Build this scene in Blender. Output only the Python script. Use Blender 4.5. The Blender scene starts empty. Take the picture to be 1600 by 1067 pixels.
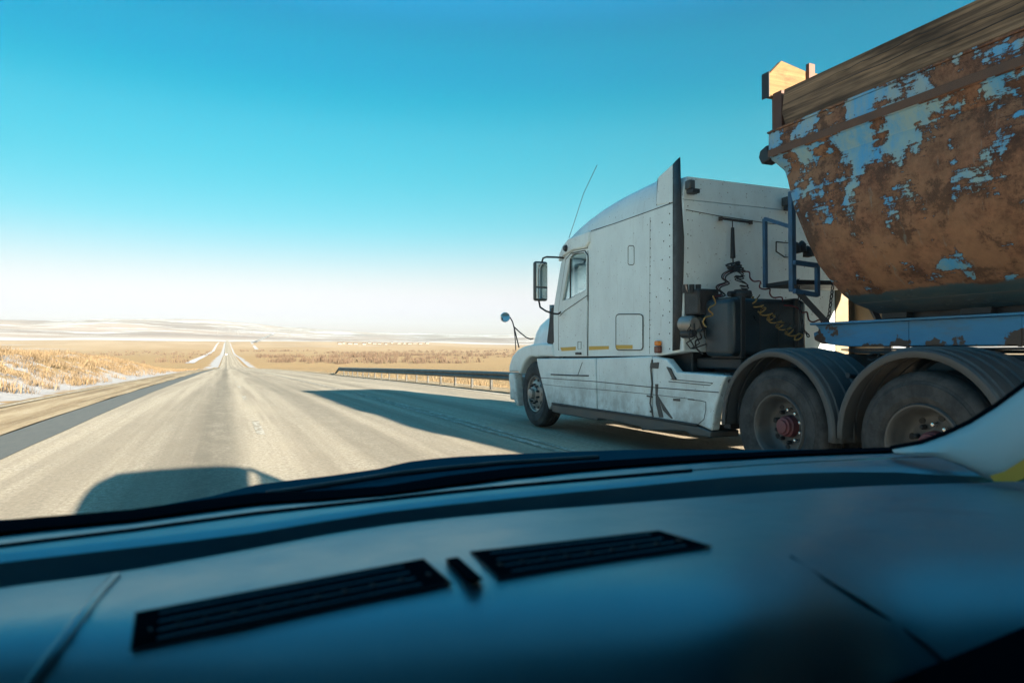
import bpy, bmesh, math, random
from mathutils import Vector, noise
R = math.radians
random.seed(7)
sc = bpy.context.scene
col = sc.collection

# ------------------------------------------------------------------ camera
TH, PITCH, HC, F = R(22.69), R(1.05), 1.17, 1067.0
cam_d = bpy.data.cameras.new('camera'); cam = bpy.data.objects.new('camera', cam_d); col.objects.link(cam)
cam.location = (0, 0, HC); cam.rotation_euler = (R(90)+PITCH, 0, -TH)
cam_d.sensor_width = 36; cam_d.lens = 24.0; cam_d.clip_start = .02; cam_d.clip_end = 60000
cam_d.dof.use_dof = True; cam_d.dof.focus_distance = 9.0; cam_d.dof.aperture_fstop = 7.0
sc.camera = cam
sc.cycles.transparent_max_bounces = 32
fw = Vector((math.sin(TH)*math.cos(PITCH), math.cos(TH)*math.cos(PITCH), math.sin(PITCH)))
rt = Vector((math.cos(TH), -math.sin(TH), 0)); up = rt.cross(fw)
def ray(px, py): return fw + rt*((px-800)/F) + up*((533.5-py)/F)
def P(px, py, x=None, y=None, z=None):
    """photo pixel -> the world point on one real plane of the place"""
    d = ray(px, py)
    if x is not None: t = x/d.x
    elif y is not None: t = y/d.y
    else: t = (z-HC)/d.z
    return Vector((0, 0, HC)) + d*t

# ------------------------------------------------------------------ light
SUN = Vector((.57, -5.2, 1.02)).normalized()
el = math.asin(SUN.z); az = math.atan2(SUN.x, SUN.y)
sc.view_settings.view_transform = 'Standard'; sc.view_settings.look = 'None'
sc.view_settings.exposure = 2.86; sc.view_settings.gamma = 1.0; sc.view_settings.use_curve_mapping = False
w = bpy.data.worlds.new("World"); sc.world = w; w.use_nodes = True
nt = w.node_tree; nt.nodes.clear()
o_ = nt.nodes.new('ShaderNodeOutputWorld'); bg = nt.nodes.new('ShaderNodeBackground')
sky = nt.nodes.new('ShaderNodeTexSky'); sky.sky_type = 'NISHITA'; sky.sun_disc = False
sky.sun_elevation = el; sky.sun_rotation = az; sky.air_density = 1.0; sky.dust_density = 1.0; sky.ozone_density = 1.0
tc = nt.nodes.new('ShaderNodeTexCoord'); sx = nt.nodes.new('ShaderNodeSeparateXYZ')
nt.links.new(tc.outputs['Generated'], sx.inputs[0])
mx = nt.nodes.new('ShaderNodeMix'); mx.data_type = 'RGBA'; mx.blend_type = 'MULTIPLY'; mx.inputs['Factor'].default_value = 1
rp = nt.nodes.new('ShaderNodeValToRGB'); rp.color_ramp.interpolation = 'B_SPLINE'
nt.links.new(sx.outputs['Z'], rp.inputs[0]); nt.links.new(sky.outputs[0], mx.inputs[6]); nt.links.new(rp.outputs[0], mx.inputs[7])
SKYRAMP = [(0, (0.4437, 0.3901, 0.6341)), (1, (0.13, 0.85, 1.15)), (0.055, (0.4437, 0.3901, 0.6341)), (0.0927, (0.5624, 0.4175, 0.4715)), (0.1371, (0.3623, 0.4207, 0.4544)), (0.1807, (0.1915, 0.4381, 0.4606)), (0.2484, (0.089, 0.4646, 0.4635)), (0.305, (0.0713, 0.482, 0.4937)), (0.3436, (0.004, 0.4464, 0.4768)), (0.3806, (0.004, 0.4102, 0.4978)), (0.409, (0.004, 0.4436, 0.5067)), (0.4482, (0.004, 0.3493, 0.4686)), (0.56, (0.08, 0.78, 1.0))]
e = rp.color_ramp.elements
for i, (p, c) in enumerate(SKYRAMP):
    q = e[i] if i < 2 else e.new(p)
    q.position = p; q.color = (*c, 1)
mr = nt.nodes.new('ShaderNodeMapRange'); mr.inputs[1].default_value = -1; mr.inputs[2].default_value = .3; mr.inputs[3].default_value = .3; mr.inputs[4].default_value = 1
nt.links.new(sx.outputs['Y'], mr.inputs[0]); vm = nt.nodes.new('ShaderNodeVectorMath'); vm.operation = 'SCALE'
nt.links.new(mx.outputs[2], vm.inputs[0]); nt.links.new(mr.outputs[0], vm.inputs['Scale']); nt.links.new(vm.outputs[0], bg.inputs[0]); bg.inputs[1].default_value = .05
nt.links.new(bg.outputs[0], o_.inputs[0])
sl = bpy.data.lights.new('sun', 'SUN'); sl.energy = 5; sl.angle = R(.53); sl.color = (1, .87, .68)
so = bpy.data.objects.new('sun', sl); col.objects.link(so)
so.rotation_euler = SUN.to_track_quat('Z', 'Y').to_euler()

# ------------------------------------------------------------------ mesh helpers
class MB:
    def __init__(s): s.v = []; s.f = []
    def add(s, vs, fs):
        n = len(s.v); s.v += [tuple(v) for v in vs]; s.f += [tuple(i+n for i in f) for f in fs]; return s
    def box(s, a, b):
        x0, y0, z0 = a; x1, y1, z1 = b
        vs = [(x, y, z) for x in (x0, x1) for y in (y0, y1) for z in (z0, z1)]
        return s.add(vs, [(0,1,3,2), (4,6,7,5), (0,4,5,1), (2,3,7,6), (0,2,6,4), (1,5,7,3)])
    def bar(s, p, q, wd=.03, hg=None):
        hg = hg or wd; p = Vector(p); q = Vector(q); d = (q-p).normalized()
        a = d.cross(Vector((0,0,1)) if abs(d.z) < .9 else Vector((1,0,0))).normalized(); b = a.cross(d)
        vs = [c + a*(i*wd/2) + b*(j*hg/2) for c in (p, q) for i, j in ((-1,-1), (1,-1), (1,1), (-1,1))]
        return s.add(vs, [(3,2,1,0), (4,5,6,7), (0,1,5,4), (1,2,6,5), (2,3,7,6), (3,0,4,7)])
    def prism(s, poly, x0, x1, axis=0):
        """poly: points given as the two other coordinates, run from x0 to x1 along axis"""
        def mk(c, t):
            return (t, c[0], c[1]) if axis == 0 else (c[0], t, c[1]) if axis == 1 else (c[0], c[1], t)
        n = len(poly); vs = [mk(c, x0) for c in poly] + [mk(c, x1) for c in poly]
        return s.add(vs, [tuple(range(n))[::-1], tuple(range(n, 2*n))] + [(i, (i+1) % n, n+(i+1) % n, n+i) for i in range(n)])
    def tube(s, pts, r, n=8, cap=True):
        pts = [Vector(p) for p in pts]; m = len(pts); rs = r if isinstance(r, (list, tuple)) else [r]*m
        vs = []; a = None
        for i, p in enumerate(pts):
            d = (pts[min(i+1, m-1)] - pts[max(i-1, 0)]).normalized()
            if a is None: a = d.cross(Vector((0,0,1)) if abs(d.z) < .9 else Vector((1,0,0))).normalized()
            a = (a - d*a.dot(d)).normalized(); b = d.cross(a)
            vs += [p + (a*math.cos(2*math.pi*k/n) + b*math.sin(2*math.pi*k/n))*rs[i] for k in range(n)]
        fs = [(i*n+k, i*n+(k+1) % n, (i+1)*n+(k+1) % n, (i+1)*n+k) for i in range(m-1) for k in range(n)]
        if cap: fs += [tuple(range(n))[::-1], tuple((m-1)*n+k for k in range(n))]
        return s.add(vs, fs)
    def lathe(s, prof, c, n=48, axis=0):
        """prof: (along axis, radius) round the centre c"""
        vs = []; m = len(prof)
        for k in range(n):
            t = 2*math.pi*k/n
            for (a, r) in prof:
                u, v = r*math.cos(t), r*math.sin(t)
                vs.append((c[0]+a, c[1]+u, c[2]+v) if axis == 0 else (c[0]+u, c[1]+a, c[2]+v) if axis == 1 else (c[0]+u, c[1]+v, c[2]+a))
        return s.add(vs, [(k*m+i, k*m+i+1, ((k+1) % n)*m+i+1, ((k+1) % n)*m+i) for k in range(n) for i in range(m-1)])
    def loft(s, rows, closed=False):
        n = len(rows[0]); vs = [p for r in rows for p in r]
        fs = [(i*n+k, i*n+(k+1) % n, (i+1)*n+(k+1) % n, (i+1)*n+k) for i in range(len(rows)-1) for k in range(n if closed else n-1)]
        return s.add(vs, fs)
    def build(s, name, mat, parent=None, smooth=None, bevel=0, seg=2, solid=0):
        me = bpy.data.meshes.new(name); me.from_pydata(s.v, [], s.f); me.validate()
        bm = bmesh.new(); bm.from_mesh(me); bmesh.ops.recalc_face_normals(bm, faces=bm.faces)
        bm.to_mesh(me); bm.free()
        me.materials.append(mat); o = bpy.data.objects.new(name, me); col.objects.link(o)
        if parent: par(o, parent)
        if solid:
            m = o.modifiers.new('s', 'SOLIDIFY'); m.thickness = solid; m.offset = 0
        if bevel:
            m = o.modifiers.new('b', 'BEVEL'); m.width = bevel; m.segments = seg; m.limit_method = 'ANGLE'; m.angle_limit = R(35)
        if smooth is not None or bevel:
            me.shade_smooth()
            m = o.modifiers.new('n', 'NODES') if False else None
            me.set_sharp_from_angle(angle=R(smooth if smooth is not None else 50))
        return o
def par(o, p):
    bpy.context.view_layer.update() if False else None
    q = p; off = Vector((0,0,0))
    while q: off += q.location; q = q.parent
    o.parent = p; o.location = -off if o.type != 'EMPTY' else o.location - off
def thing(name, label, cat, loc=(0,0,0), group=None):
    o = bpy.data.objects.new(name, None); o.location = loc; col.objects.link(o); return tag(o, label, cat, group)
def tag(o, label, cat, group=None):
    o['label'] = label; o['category'] = cat
    if group: o['group'] = group
    return o
def kind(o, k): o['kind'] = k; return o

# ------------------------------------------------------------------ materials
class M:
    def __init__(s, name, rough=.6, metal=0, spec=.5, base=None):
        s.m = bpy.data.materials.new(name); s.m.use_nodes = True; s.t = s.m.node_tree; s.b = s.t.nodes['Principled BSDF']
        s.b.inputs['Roughness'].default_value = rough; s.b.inputs['Metallic'].default_value = metal
        s.b.inputs['Specular IOR Level'].default_value = spec
        if base: s.b.inputs['Base Color'].default_value = (*base, 1)
    def n(s, typ, **kw):
        q = s.t.nodes.new('ShaderNode'+typ)
        for k, v in kw.items(): setattr(q, k, v)
        return q
    def l(s, a, b): s.t.links.new(a, b)
    def pos(s):
        g = s.n('NewGeometry'); return g.outputs['Position']
    def mapped(s, scale=(1,1,1), src=None, rot=(0,0,0)):
        m = s.n('Mapping'); m.inputs['Scale'].default_value = scale; m.inputs['Rotation'].default_value = rot
        s.l(src or s.pos(), m.inputs[0]); return m.outputs[0]
    def noise(s, sc_=5, det=4, rough=.6, scale=(1,1,1), dist=0):
        q = s.n('TexNoise'); q.inputs['Scale'].default_value = sc_; q.inputs['Detail'].default_value = det
        q.inputs['Roughness'].default_value = rough; q.inputs['Distortion'].default_value = dist
        s.l(s.mapped(scale), q.inputs['Vector']); return q.outputs['Fac']
    def ramp(s, x, stops, interp='LINEAR'):
        q = s.n('ValToRGB'); q.color_ramp.interpolation = interp; el_ = q.color_ramp.elements
        for i, (p, c) in enumerate(stops):
            if not isinstance(c, (tuple, list)): c = (c, c, c)
            k = el_[i] if i < 2 else el_.new(p)
            k.position = p; k.color = (*c, 1)
        s.l(x, q.inputs[0]); return q.outputs[0]
    def mix(s, f, a, b, mode='MIX'):
        q = s.n('Mix', data_type='RGBA', blend_type=mode)
        for i, v in ((0, f), (6, a), (7, b)):
            if isinstance(v, (tuple, list)): q.inputs[i].default_value = (*v, 1)
            elif isinstance(v, (int, float)): q.inputs[i].default_value = v if i == 0 else (v, v, v, 1)
            else: s.l(v, q.inputs[i])
        return q.outputs[2]
    def math(s, op, a, b=0, clamp=False):
        q = s.n('Math', operation=op, use_clamp=clamp)
        for i, v in ((0, a), (1, b)):
            if isinstance(v, (int, float)): q.inputs[i].default_value = v
            else: s.l(v, q.inputs[i])
        return q.outputs[0]
    def xyz(s):
        q = s.n('SeparateXYZ'); s.l(s.pos(), q.inputs[0]); return q.outputs
    def rng(s, x, a, b, c=0, d=1, smooth=True):
        q = s.n('MapRange', interpolation_type='SMOOTHSTEP' if smooth else 'LINEAR')
        s.l(x, q.inputs[0])
        for i, v in enumerate((a, b, c, d)): q.inputs[i+1].default_value = v
        return q.outputs[0]
    def color(s, c): s.l(c, s.b.inputs['Base Color']); return s
    def rough(s, c): s.l(c, s.b.inputs['Roughness']); return s
    def bump(s, h, strength=.3, dist=.01):
        q = s.n('Bump'); q.inputs['Strength'].default_value = strength; q.inputs['Distance'].default_value = dist
        s.l(h, q.inputs['Height']); s.l(q.outputs[0], s.b.inputs['Normal']); return s

def plain(name, base, rough=.5, metal=0, var=.25, sc_=9, bump=0, spec=.5):
    m = M(name, rough, metal, spec)
    nz = m.noise(sc_, 5, .65)
    m.color(m.mix(nz, tuple(c*(1-var) for c in base), tuple(min(1, c*(1+var)) for c in base)))
    m.rough(m.rng(nz, .3, .7, max(.05, rough-.12), min(1, rough+.12)))
    if bump: m.bump(m.noise(sc_*8, 3), bump, .004)
    return m.m

def make_white():
    m = M('white_truck_paint', .38)
    z = m.xyz()[2]
    big = m.noise(1.6, 6, .7, (1, 1, .5)); fine = m.noise(14, 6, .7); drip = m.noise(6, 4, .6, (1, 5, .35))
    c = m.mix(m.rng(big, .35, .7), (.74, .84, .86), (.64, .72, .74))
    c = m.mix(m.math('MULTIPLY', m.rng(drip, .58, .78), .28), c, (.33, .31, .28))
    low = m.rng(z, 1.15, .3)                                       # road splash on the lower panels
    g = m.math('MULTIPLY', low, m.rng(m.noise(3.2, 6, .7), .34, .66))
    c = m.mix(m.math('MULTIPLY', g, .75), c, (.30, .27, .24))
    spots = m.rng(m.noise(38, 2, .5), .70, .73)
    c = m.mix(m.math('MULTIPLY', spots, .8), c, (.10, .09, .08))
    c = m.mix(m.math('MULTIPLY', m.rng(fine, .60, .74), .28), c, (.42, .39, .35))
    m.color(c); m.rough(m.math('ADD', m.math('MULTIPLY', g, .4), m.rng(fine, .3, .7, .3, .5)))
    m.bump(m.noise(2.2, 2, .4), .12, .02)
    return m.m
WHITE = make_white()
def make_rust(name, blue, hi, lo, dirt, belly=False):
    """old paint flaking to rust; more paint is left along the rail and the belly"""
    m = M(name, .75)
    z = m.xyz()[2]
    nz = m.noise(3.6, 10, .66, (1, 1, .8), .25); st = m.noise(8.0, 6, .75, (1, .3, 3.0))
    f = m.math('ADD', m.math('MULTIPLY', nz, .72), m.math('MULTIPLY', st, .28))
    keep = m.ramp(m.rng(z, 1.4, 3.2, 0, 1, False), [(0, lo), (.10, lo*.9), (.17, .3), (.24, .12), (.45, .04), (.58, .10), (.72, .55*hi), (.82, hi), (1, hi)])
    f = m.math('ADD', f, m.math('MULTIPLY', keep, .13))
    mask = m.rng(m.math('ADD', f, m.math('MULTIPLY', m.math('SUBTRACT', m.noise(22, 6, .8), .5), .06)), .578, .604)
    rust = m.mix(m.rng(m.noise(9, 9, .8), .32, .68), (.070, .032, .022), (.31, .150, .088))
    rust = m.mix(m.math('MULTIPLY', m.rng(m.noise(1.3, 7, .7), .4, .62), .7), rust, (.30, .17, .10))
    rust = m.mix(m.math('MULTIPLY', m.rng(m.noise(3.0, 8, .78), .50, .60), .75), rust, (.055, .030, .022))
    rust = m.mix(m.math('MULTIPLY', m.rng(m.noise(6, 6, .7, (1, 3, .5)), .60, .70), .45), rust, (.20, .24, .23))
    rust = m.mix(m.math('MULTIPLY', m.rng(f, .55, .575), .8), rust, (.06, .028, .02))
    paint = m.mix(m.rng(m.noise(4.5, 6, .7, (1, 1, .4)), .36, .62), blue, dirt)
    m.color(m.mix(mask, rust, paint))
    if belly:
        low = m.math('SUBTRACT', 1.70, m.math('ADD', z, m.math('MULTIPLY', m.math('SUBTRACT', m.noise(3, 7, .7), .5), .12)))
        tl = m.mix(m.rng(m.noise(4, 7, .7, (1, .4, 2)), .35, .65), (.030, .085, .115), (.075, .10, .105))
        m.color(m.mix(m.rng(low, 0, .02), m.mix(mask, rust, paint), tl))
    m.rough(m.mix(mask, .9, .5)); m.bump(m.math('ADD', m.math('MULTIPLY', mask, .5), m.math('MULTIPLY', m.noise(30, 6, .7), .5)), .5, .012)
    return m.m
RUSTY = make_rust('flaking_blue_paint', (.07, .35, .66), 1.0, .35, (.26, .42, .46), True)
RAILP = make_rust('flaking_rail_paint', (.09, .37, .66), .62, .2, (.30, .40, .42))
TEAL = plain('grimy_teal_steel', (.035, .062, .075), .55, 0, .55, 3)
def make_beam():
    m = M('blue_frame_paint', .5)
    nz = m.noise(3.4, 6, .6, (1, 1, 1), .2)
    z = m.xyz()[2]
    mask = m.rng(m.math('ADD', nz, m.rng(z, 1.22, 1.42, .13, -.03)), .59, .61)
    blue = m.mix(m.noise(5, 6, .7, (1, .4, 2)), (.04, .25, .50), (.08, .36, .66))
    blue = m.mix(m.math('MULTIPLY', m.rng(m.noise(2.2, 7, .7, (1, .5, 1.6)), .45, .68), .55), blue, (.15, .20, .22))
    m.color(m.mix(mask, blue, m.mix(m.noise(9, 6, .7), (.06, .04, .035), (.15, .085, .06)))); m.bump(nz, .3, .01); return m.m
BEAM = make_beam()
RAILBLUE = plain('worn_blue_tube_paint', (.03, .10, .20), .5, 0, .7, 12)
def make_wood(name, a, b, along):
    m = M(name, .85)
    s_ = (1, .05, 2.2) if along == 'y' else (.05, 1, 2.2)
    g = m.noise(16, 8, .62, s_, .15); big = m.noise(1.3, 5, .7, (1, .4, 2))
    c = m.mix(m.rng(g, .3, .7), a, b)
    c = m.mix(m.rng(big, .42, .66), c, tuple(v*.28 for v in a))
    m.color(c); m.bump(g, .6, .01); return m.m
WOOD = make_wood('weathered_plank', (.085, .055, .036), (.36, .235, .145), 'y')
WOODL = make_wood('pale_plank', (.10, .055, .020), (.17, .095, .038), 'x')
BLACK = plain('black_rubber_and_plastic', (.022, .024, .028), .6, 0, .4, 10)
DARKM = plain('dark_greasy_steel', (.03, .034, .04), .55, .3, .6, 5)
GREYF = plain('dusty_mudguard_plastic', (.065, .075, .085), .6, 0, .3, 5)
def make_tyre():
    m = M('dusty_tyre_rubber', .85)
    c = m.mix(m.rng(m.noise(6, 6, .7), .35, .65), (.025, .028, .032), (.060, .062, .065)); m.color(c); m.bump(m.noise(40, 4), .5, .006); return m.m
TYRE = make_tyre()
ALLOY = plain('dull_alloy_rim', (.30, .29, .28), .45, .6, .45, 12)
DRIM = plain('dusty_steel_rim', (.095, .10, .105), .5, .3, .4, 9)
PINK = plain('faded_red_hub_paint', (.16, .05, .06), .6, 0, .5, 26, .3)
CHROME = plain('worn_chrome', (.7, .7, .7), .22, 1, .15, 20)
MIRROR = M('mirror_glass', .03, 1, .5, (.8, .85, .85)).m
YEL = plain('yellow_reflective_tape', (.62, .38, .06), .5, 0, .25, 30)
AMBER = M('amber_lens', .2, 0, .5, (.75, .22, .02)).m
REDL = M('dark_red_lens', .25, 0, .5, (.12, .03, .02)).m
YHOSE = plain('yellow_hose', (.26, .17, .05), .5, 0, .3, 20)
RHOSE = plain('red_hose', (.13, .02, .03), .45, 0, .3, 20)
CREAM = plain('sun_toned_cream_paint', (.14, .11, .07), .5, 0, .15, 3)  # cream; also the dulled tone for white paint in full sun
GALV = plain('galvanised_steel', (.075, .085, .09), .5, .35, .4, 4)
GREYP = plain('pale_grey_trim_plastic', (.42, .47, .46), .55, 0, .08, 4)
STAIN = plain('dried_oil_stain', (.10, .09, .085), .8, 0, .5, 14)
def make_dash():
    m = M('grained_dash_plastic', .36, 0, 1.0, (.05, .105, .135)); m.b.inputs['Specular Tint'].default_value = (.62, .95, 1, 1); m.b.inputs['IOR'].default_value = 2.0
    m.bump(m.noise(900, 2, .6), .35, .0006); m.rough(m.rng(m.noise(14, 6, .7), .3, .7, .29, .40)); return m.m
DASH = make_dash()
DASHD = M('dark_dash_plastic', .6, 0, .3, (.012, .018, .026)).m
DASHM = M('vent_slat_plastic', .5, 0, .5, (.05, .12, .16)).m
GASKET = M('black_gasket', 1, 0, .0, (.003, .006, .009)).m
CARP = M('dark_teal_car_paint', .9, 0, .0, (.012, .055, .08)).m
def make_glass(name, tint, refl=1.0):
    m = M(name); t = m.t; t.nodes.remove(m.b)
    o = [q for q in t.nodes if q.type == 'OUTPUT_MATERIAL'][0]
    tr = m.n('BsdfTransparent'); tr.inputs[0].default_value = (*tint, 1)
    gl = m.n('BsdfGlossy'); gl.inputs['Roughness'].default_value = .02
    fr = m.n('Fresnel'); ge = m.n('NewGeometry'); m.l(m.math('SUBTRACT', 1.5, m.math('MULTIPLY', ge.outputs['Backfacing'], .8333)), fr.inputs[0])
    ms = m.n('MixShader'); m.l(m.math('MULTIPLY', fr.outputs[0], refl), ms.inputs[0]); m.l(tr.outputs[0], ms.inputs[1]); m.l(gl.outputs[0], ms.inputs[2])
    m.l(ms.outputs[0], o.inputs[0]); return m.m
TINTED = make_glass('tinted_window_glass', (.10, .13, .14), .2)
GLASS = make_glass('cab_window_glass', (.88, .95, .96))
SCREEN = make_glass('windscreen_glass', (.985, .995, .995), .12)

# ------------------------------------------------------------------ ground
def lerp(t, x):
    if x <= t[0][0]: return t[0][1]
    for (a, p), (b, q) in zip(t, t[1:]):
        if x <= b:
            return p + (q-p)*(x-a)/(b-a)
    return t[-1][1]
def herm(t, x):
    if x <= t[0][0]: return t[0][1]
    n = len(t)
    for i in range(n-1):
        if x <= t[i+1][0]:
            x0, y0 = t[i]; x1, y1 = t[i+1]
            m0 = (y1-t[i-1][1])/(x1-t[i-1][0]) if i else 0
            m1 = (t[i+2][1]-y0)/(t[i+2][0]-x0) if i+2 < n else (y1-y0)/(x1-x0)
            h = x1-x0; u = (x-x0)/h
            return y0*(2*u**3-3*u*u+1)+h*m0*(u**3-2*u*u+u)+y1*(3*u*u-2*u**3)+h*m1*(u**3-u*u)
    return t[-1][1] + (x-t[-1][0])*(t[-1][1]-t[-2][1])/(t[-1][0]-t[-2][0])
PROF = [(0, 0), (20, -.08), (53, -.54), (85, -1.0), (160, -2.3), (245, -3.9), (345, -5.1), (446, -4.6), (700, -2.2), (1200, 1.6), (2000, 21), (3400, 58)]
def road_z(y): return herm(PROF, y)
FAR = [(3400, 58), (3900, 66), (5000, 125), (6500, 225), (8500, 345), (10500, 450), (12500, 440), (16000, 330)]
def sm(a, b, x):
    t = max(0, min(1, (x-a)/(b-a))); return t*t*(3-2*t)
def height(x, y):
    r = math.hypot(x, y)
    z = road_z(min(max(y, 0), 3400)) if y < 3400 else herm(FAR, y)
    if r > 30:
        side = sm(8, 40, abs(x-3))
        z += side*noise.noise(Vector((x/60, y/60, 0)))*.5*min(1, r/120)
        far = sm(400, 2500, r)
        z += side*far*noise.fractal(Vector((x/900, y/1500, 3.3)), 1, 2, 4)*min(9, 3+r*.002)
    if y > 3000:
        k = sm(3000, 6000, y)
        z += k*noise.fractal(Vector((x/2600, y/3400, 7.7)), .9, 2.1, 6)*(28+(y-3000)*.007)
        z *= 1 - .34*sm(-.06, .30, x/y)*sm(3400, 8000, y) + .03*sm(.1, -.2, x/y)
    # low bank on the left, ditch behind the rail on the right, shoulders
    if x < -5.2 and 4 < y < 175:
        k = sm(-5.6, -11.5, x)*sm(-46, -20, x)*sm(4, 16, y)*sm(150, 60, y)
        z += k*(1.75 + .35*noise.noise(Vector((x/5, y/9, 0))))+k*.12*noise.noise(Vector((x, y/1.5, 4)))
    if x > 9.2: z -= sm(9.2, 17, x)*1.0*sm(-60, 10, y)*sm(500, 200, y)
    if -5 < x < 9.3: z -= .05
    return z
def ang_list():
    out = []
    a = -180.0
    while a < 180:
        out.append(a); a += .16 if -28 < a < 64 else (1.0 if -40 < a < 76 else 4.0)
    return out
angs = ang_list(); rads = [0]
r_ = 1.5
while r_ < 13300: rads.append(r_); r_ *= 1.027 if r_ > 12 else 1.1
vs, fs = [], []
for r_ in rads:
    for a in angs:
        x, y = r_*math.sin(R(a)), r_*math.cos(R(a)); vs.append((x, y, height(x, y)))
n = len(angs)
for i in range(len(rads)-1):
    for k in range(n): fs.append((i*n+k, i*n+(k+1) % n, (i+1)*n+(k+1) % n, (i+1)*n+k))
mb = MB(); mb.v = vs; mb.f = fs
def make_ground():
    m = M('dry_steppe', .95, 0, .2)
    X, Y, Z = m.xyz(); gp = m.pos()
    ln = m.n('VectorMath', operation='LENGTH'); m.l(gp, ln.inputs[0]); D = ln.outputs['Value']
    g = m.mix(m.noise(.9, 6, .7), (.27, .18, .085), (.40, .285, .15))
    g = m.mix(m.rng(m.noise(.03, 7, .65), .38, .66), g, (.35, .235, .12))
    g = m.mix(m.math('MULTIPLY', m.rng(m.noise(.35, 6, .8), .5, .64), .6), g, (.24, .15, .085))
    mid = m.mix(m.rng(m.noise(.004, 7, .65, (1, .35, 1)), .4, .6), (.33, .235, .145), (.40, .30, .20))
    c = m.mix(m.rng(D, 500, 2600), g, mid)
    far = m.mix(m.rng(m.noise(.0011, 6, .6, (.6, 1, 1)), .42, .6), (.215, .18, .17), (.30, .25, .225))
    c = m.mix(m.rng(D, 2600, 5200), c, far)
    # snow: streaks in the valley, sheets on the far hills, patches on the near bank
    sv = m.noise(.0024, 8, .62, (.45, 1.6, 1)); thr = m.rng(D, 900, 4200, .66, .545, False)
    thr = m.math('ADD', thr, m.math('MULTIPLY', m.rng(D, 4200, 9000, 0, 1, False), -.05))
    snow = m.math('MULTIPLY', m.math('SUBTRACT', sv, thr), 22, True)
    snow = m.math('MULTIPLY', snow, m.rng(D, 250, 900))
    band = m.math('MULTIPLY', m.rng(D, 3350, 3520), m.rng(D, 4900, 4100)); band = m.math('MULTIPLY', band, m.rng(m.noise(.0016, 4, .6), .36, .46))
    snow = m.math('MAXIMUM', snow, band)
    near = m.math('MULTIPLY', m.rng(m.noise(.7, 8, .75, (1, .5, 1)), .50, .55), m.rng(X, -8.0, -6.4, 1, .4))
    near = m.math('MULTIPLY', near, m.math('MULTIPLY', m.rng(X, -5, -7), m.rng(Y, 200, 120)))
    foot = m.math('MULTIPLY', m.rng(m.math('ADD', X, m.math('MULTIPLY', m.noise(.8, 5), 2.4)), -3.9, -4.3), m.rng(m.math('ADD', X, m.math('MULTIPLY', m.noise(.5, 5), 2.2)), -6.7, -6.2))
    shoulder = m.math('MULTIPLY', m.math('MULTIPLY', m.rng(Y, 150, 260), m.rng(Y, 3300, 2600)), m.math('MAXIMUM',
        m.math('MULTIPLY', m.rng(X, -3.4, -4.0), m.rng(m.math('ADD', X, m.math('MULTIPLY', m.noise(.06, 4), 8)), -5.5, -4)),
        m.math('MULTIPLY', m.rng(X, 9.8, 10.4), m.rng(m.math('ADD', X, m.math('MULTIPLY', m.noise(.06, 4), 8)), 18, 16))))
    for s_ in (near, m.math('MULTIPLY', foot, m.rng(Y, 260, 100)), shoulder): snow = m.math('MAXIMUM', snow, s_)
    c = m.mix(snow, c, m.mix(m.rng(D, 300, 3000), (.40, .40, .42), (.45, .45, .47)))
    m.color(c)
    q = m.math('ADD', m.math('MULTIPLY', m.noise(1.6, 6, .75), .7), m.math('MULTIPLY', m.noise(9, 3, .7), .12))
    m.bump(q, 1, .35); return m.m
ground = mb.build('ground', make_ground(), smooth=180); kind(ground, 'structure')

# ------------------------------------------------------------------ road and what is drawn on it
def strip(name, x0, x1, y0, y1, lift, mat, nx=2, wob=0):
    ys = []; y = y0
    while y < y1: ys.append(y); y += max(1.2, abs(y)*.025)
    ys.append(y1); m = MB(); rows = []
    for y in ys:
        o = wob*noise.noise(Vector((y*.25, x0, 0))) if wob else 0
        rows.append([(x0+(x1-x0)*k/nx + (o if k in (0, nx) else 0), y, road_z(max(y, 0)) + lift + max(0, y)*.0011) for k in range(nx+1)])
    return kind(m.loft(rows).build(name, mat, smooth=60), 'structure')
def make_road():
    m = M('dusty_asphalt', .9, 0, .25)
    X, Y, Z = m.xyz()
    lng = m.noise(1.0, 6, .65, (1.7, .03, 1)); pat = m.noise(.30, 6, .7, (1, .3, 1)); grain = m.noise(24, 7, .85, (1, .7, 1)); mot = m.noise(3.5, 7, .75, (1, .45, 1))
    c = m.mix(m.rng(grain, .34, .66), (.24, .205, .16), (.60, .53, .43))
    c = m.mix(m.math('MULTIPLY', m.rng(mot, .35, .65), .45), c, (.42, .355, .265))
    c = m.mix(m.math('MULTIPLY', m.rng(lng, .40, .62), .6), c, (.235, .20, .155))
    c = m.mix(m.math('MULTIPLY', m.rng(pat, .45, .68), .4), c, (.50, .43, .33))
    # wheel tracks: dark rubber bands along the lane
    for x0, wd, s_ in ((-.15, .26, .62), (-.75, .25, .22), (1.75, .30, .42), (2.6, .25, .3), (1.1, .15, .15), (3.1, .12, .2), (4.9, .35, .3), (6.6, .35, .3)):
        d = m.math('ABSOLUTE', m.math('SUBTRACT', m.math('ADD', X, m.math('MULTIPLY', m.math('SUBTRACT', m.noise(.15, 3, .5, (1, .3, 1)), .5), .5)), x0))
        f = m.math('MULTIPLY', m.rng(d, wd*2.0, wd*.3), s_)
        f = m.math('MULTIPLY', f, m.rng(mot, .2, .6, .55, 1.1))
        c = m.mix(f, c, (.115, .105, .085))
    m.color(c); m.bump(grain, .75, .014); return m.m
ROAD = make_road()
strip('road', -2.9, 8.05, -40, 3420, .0, ROAD, 4)
def make_dark():
    m = M('clean_tar_strip', .75, 0, .3)
    c = m.mix(m.noise(6, 6, .7, (1, .3, 1)), (.075, .085, .085), (.15, .15, .14)); m.color(c); m.bump(m.noise(50, 3), .3, .004); return m.m
strip('tar_edge_strip', -2.98, -2.28, -40, 300, .006, make_dark(), 2, .04)
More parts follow.
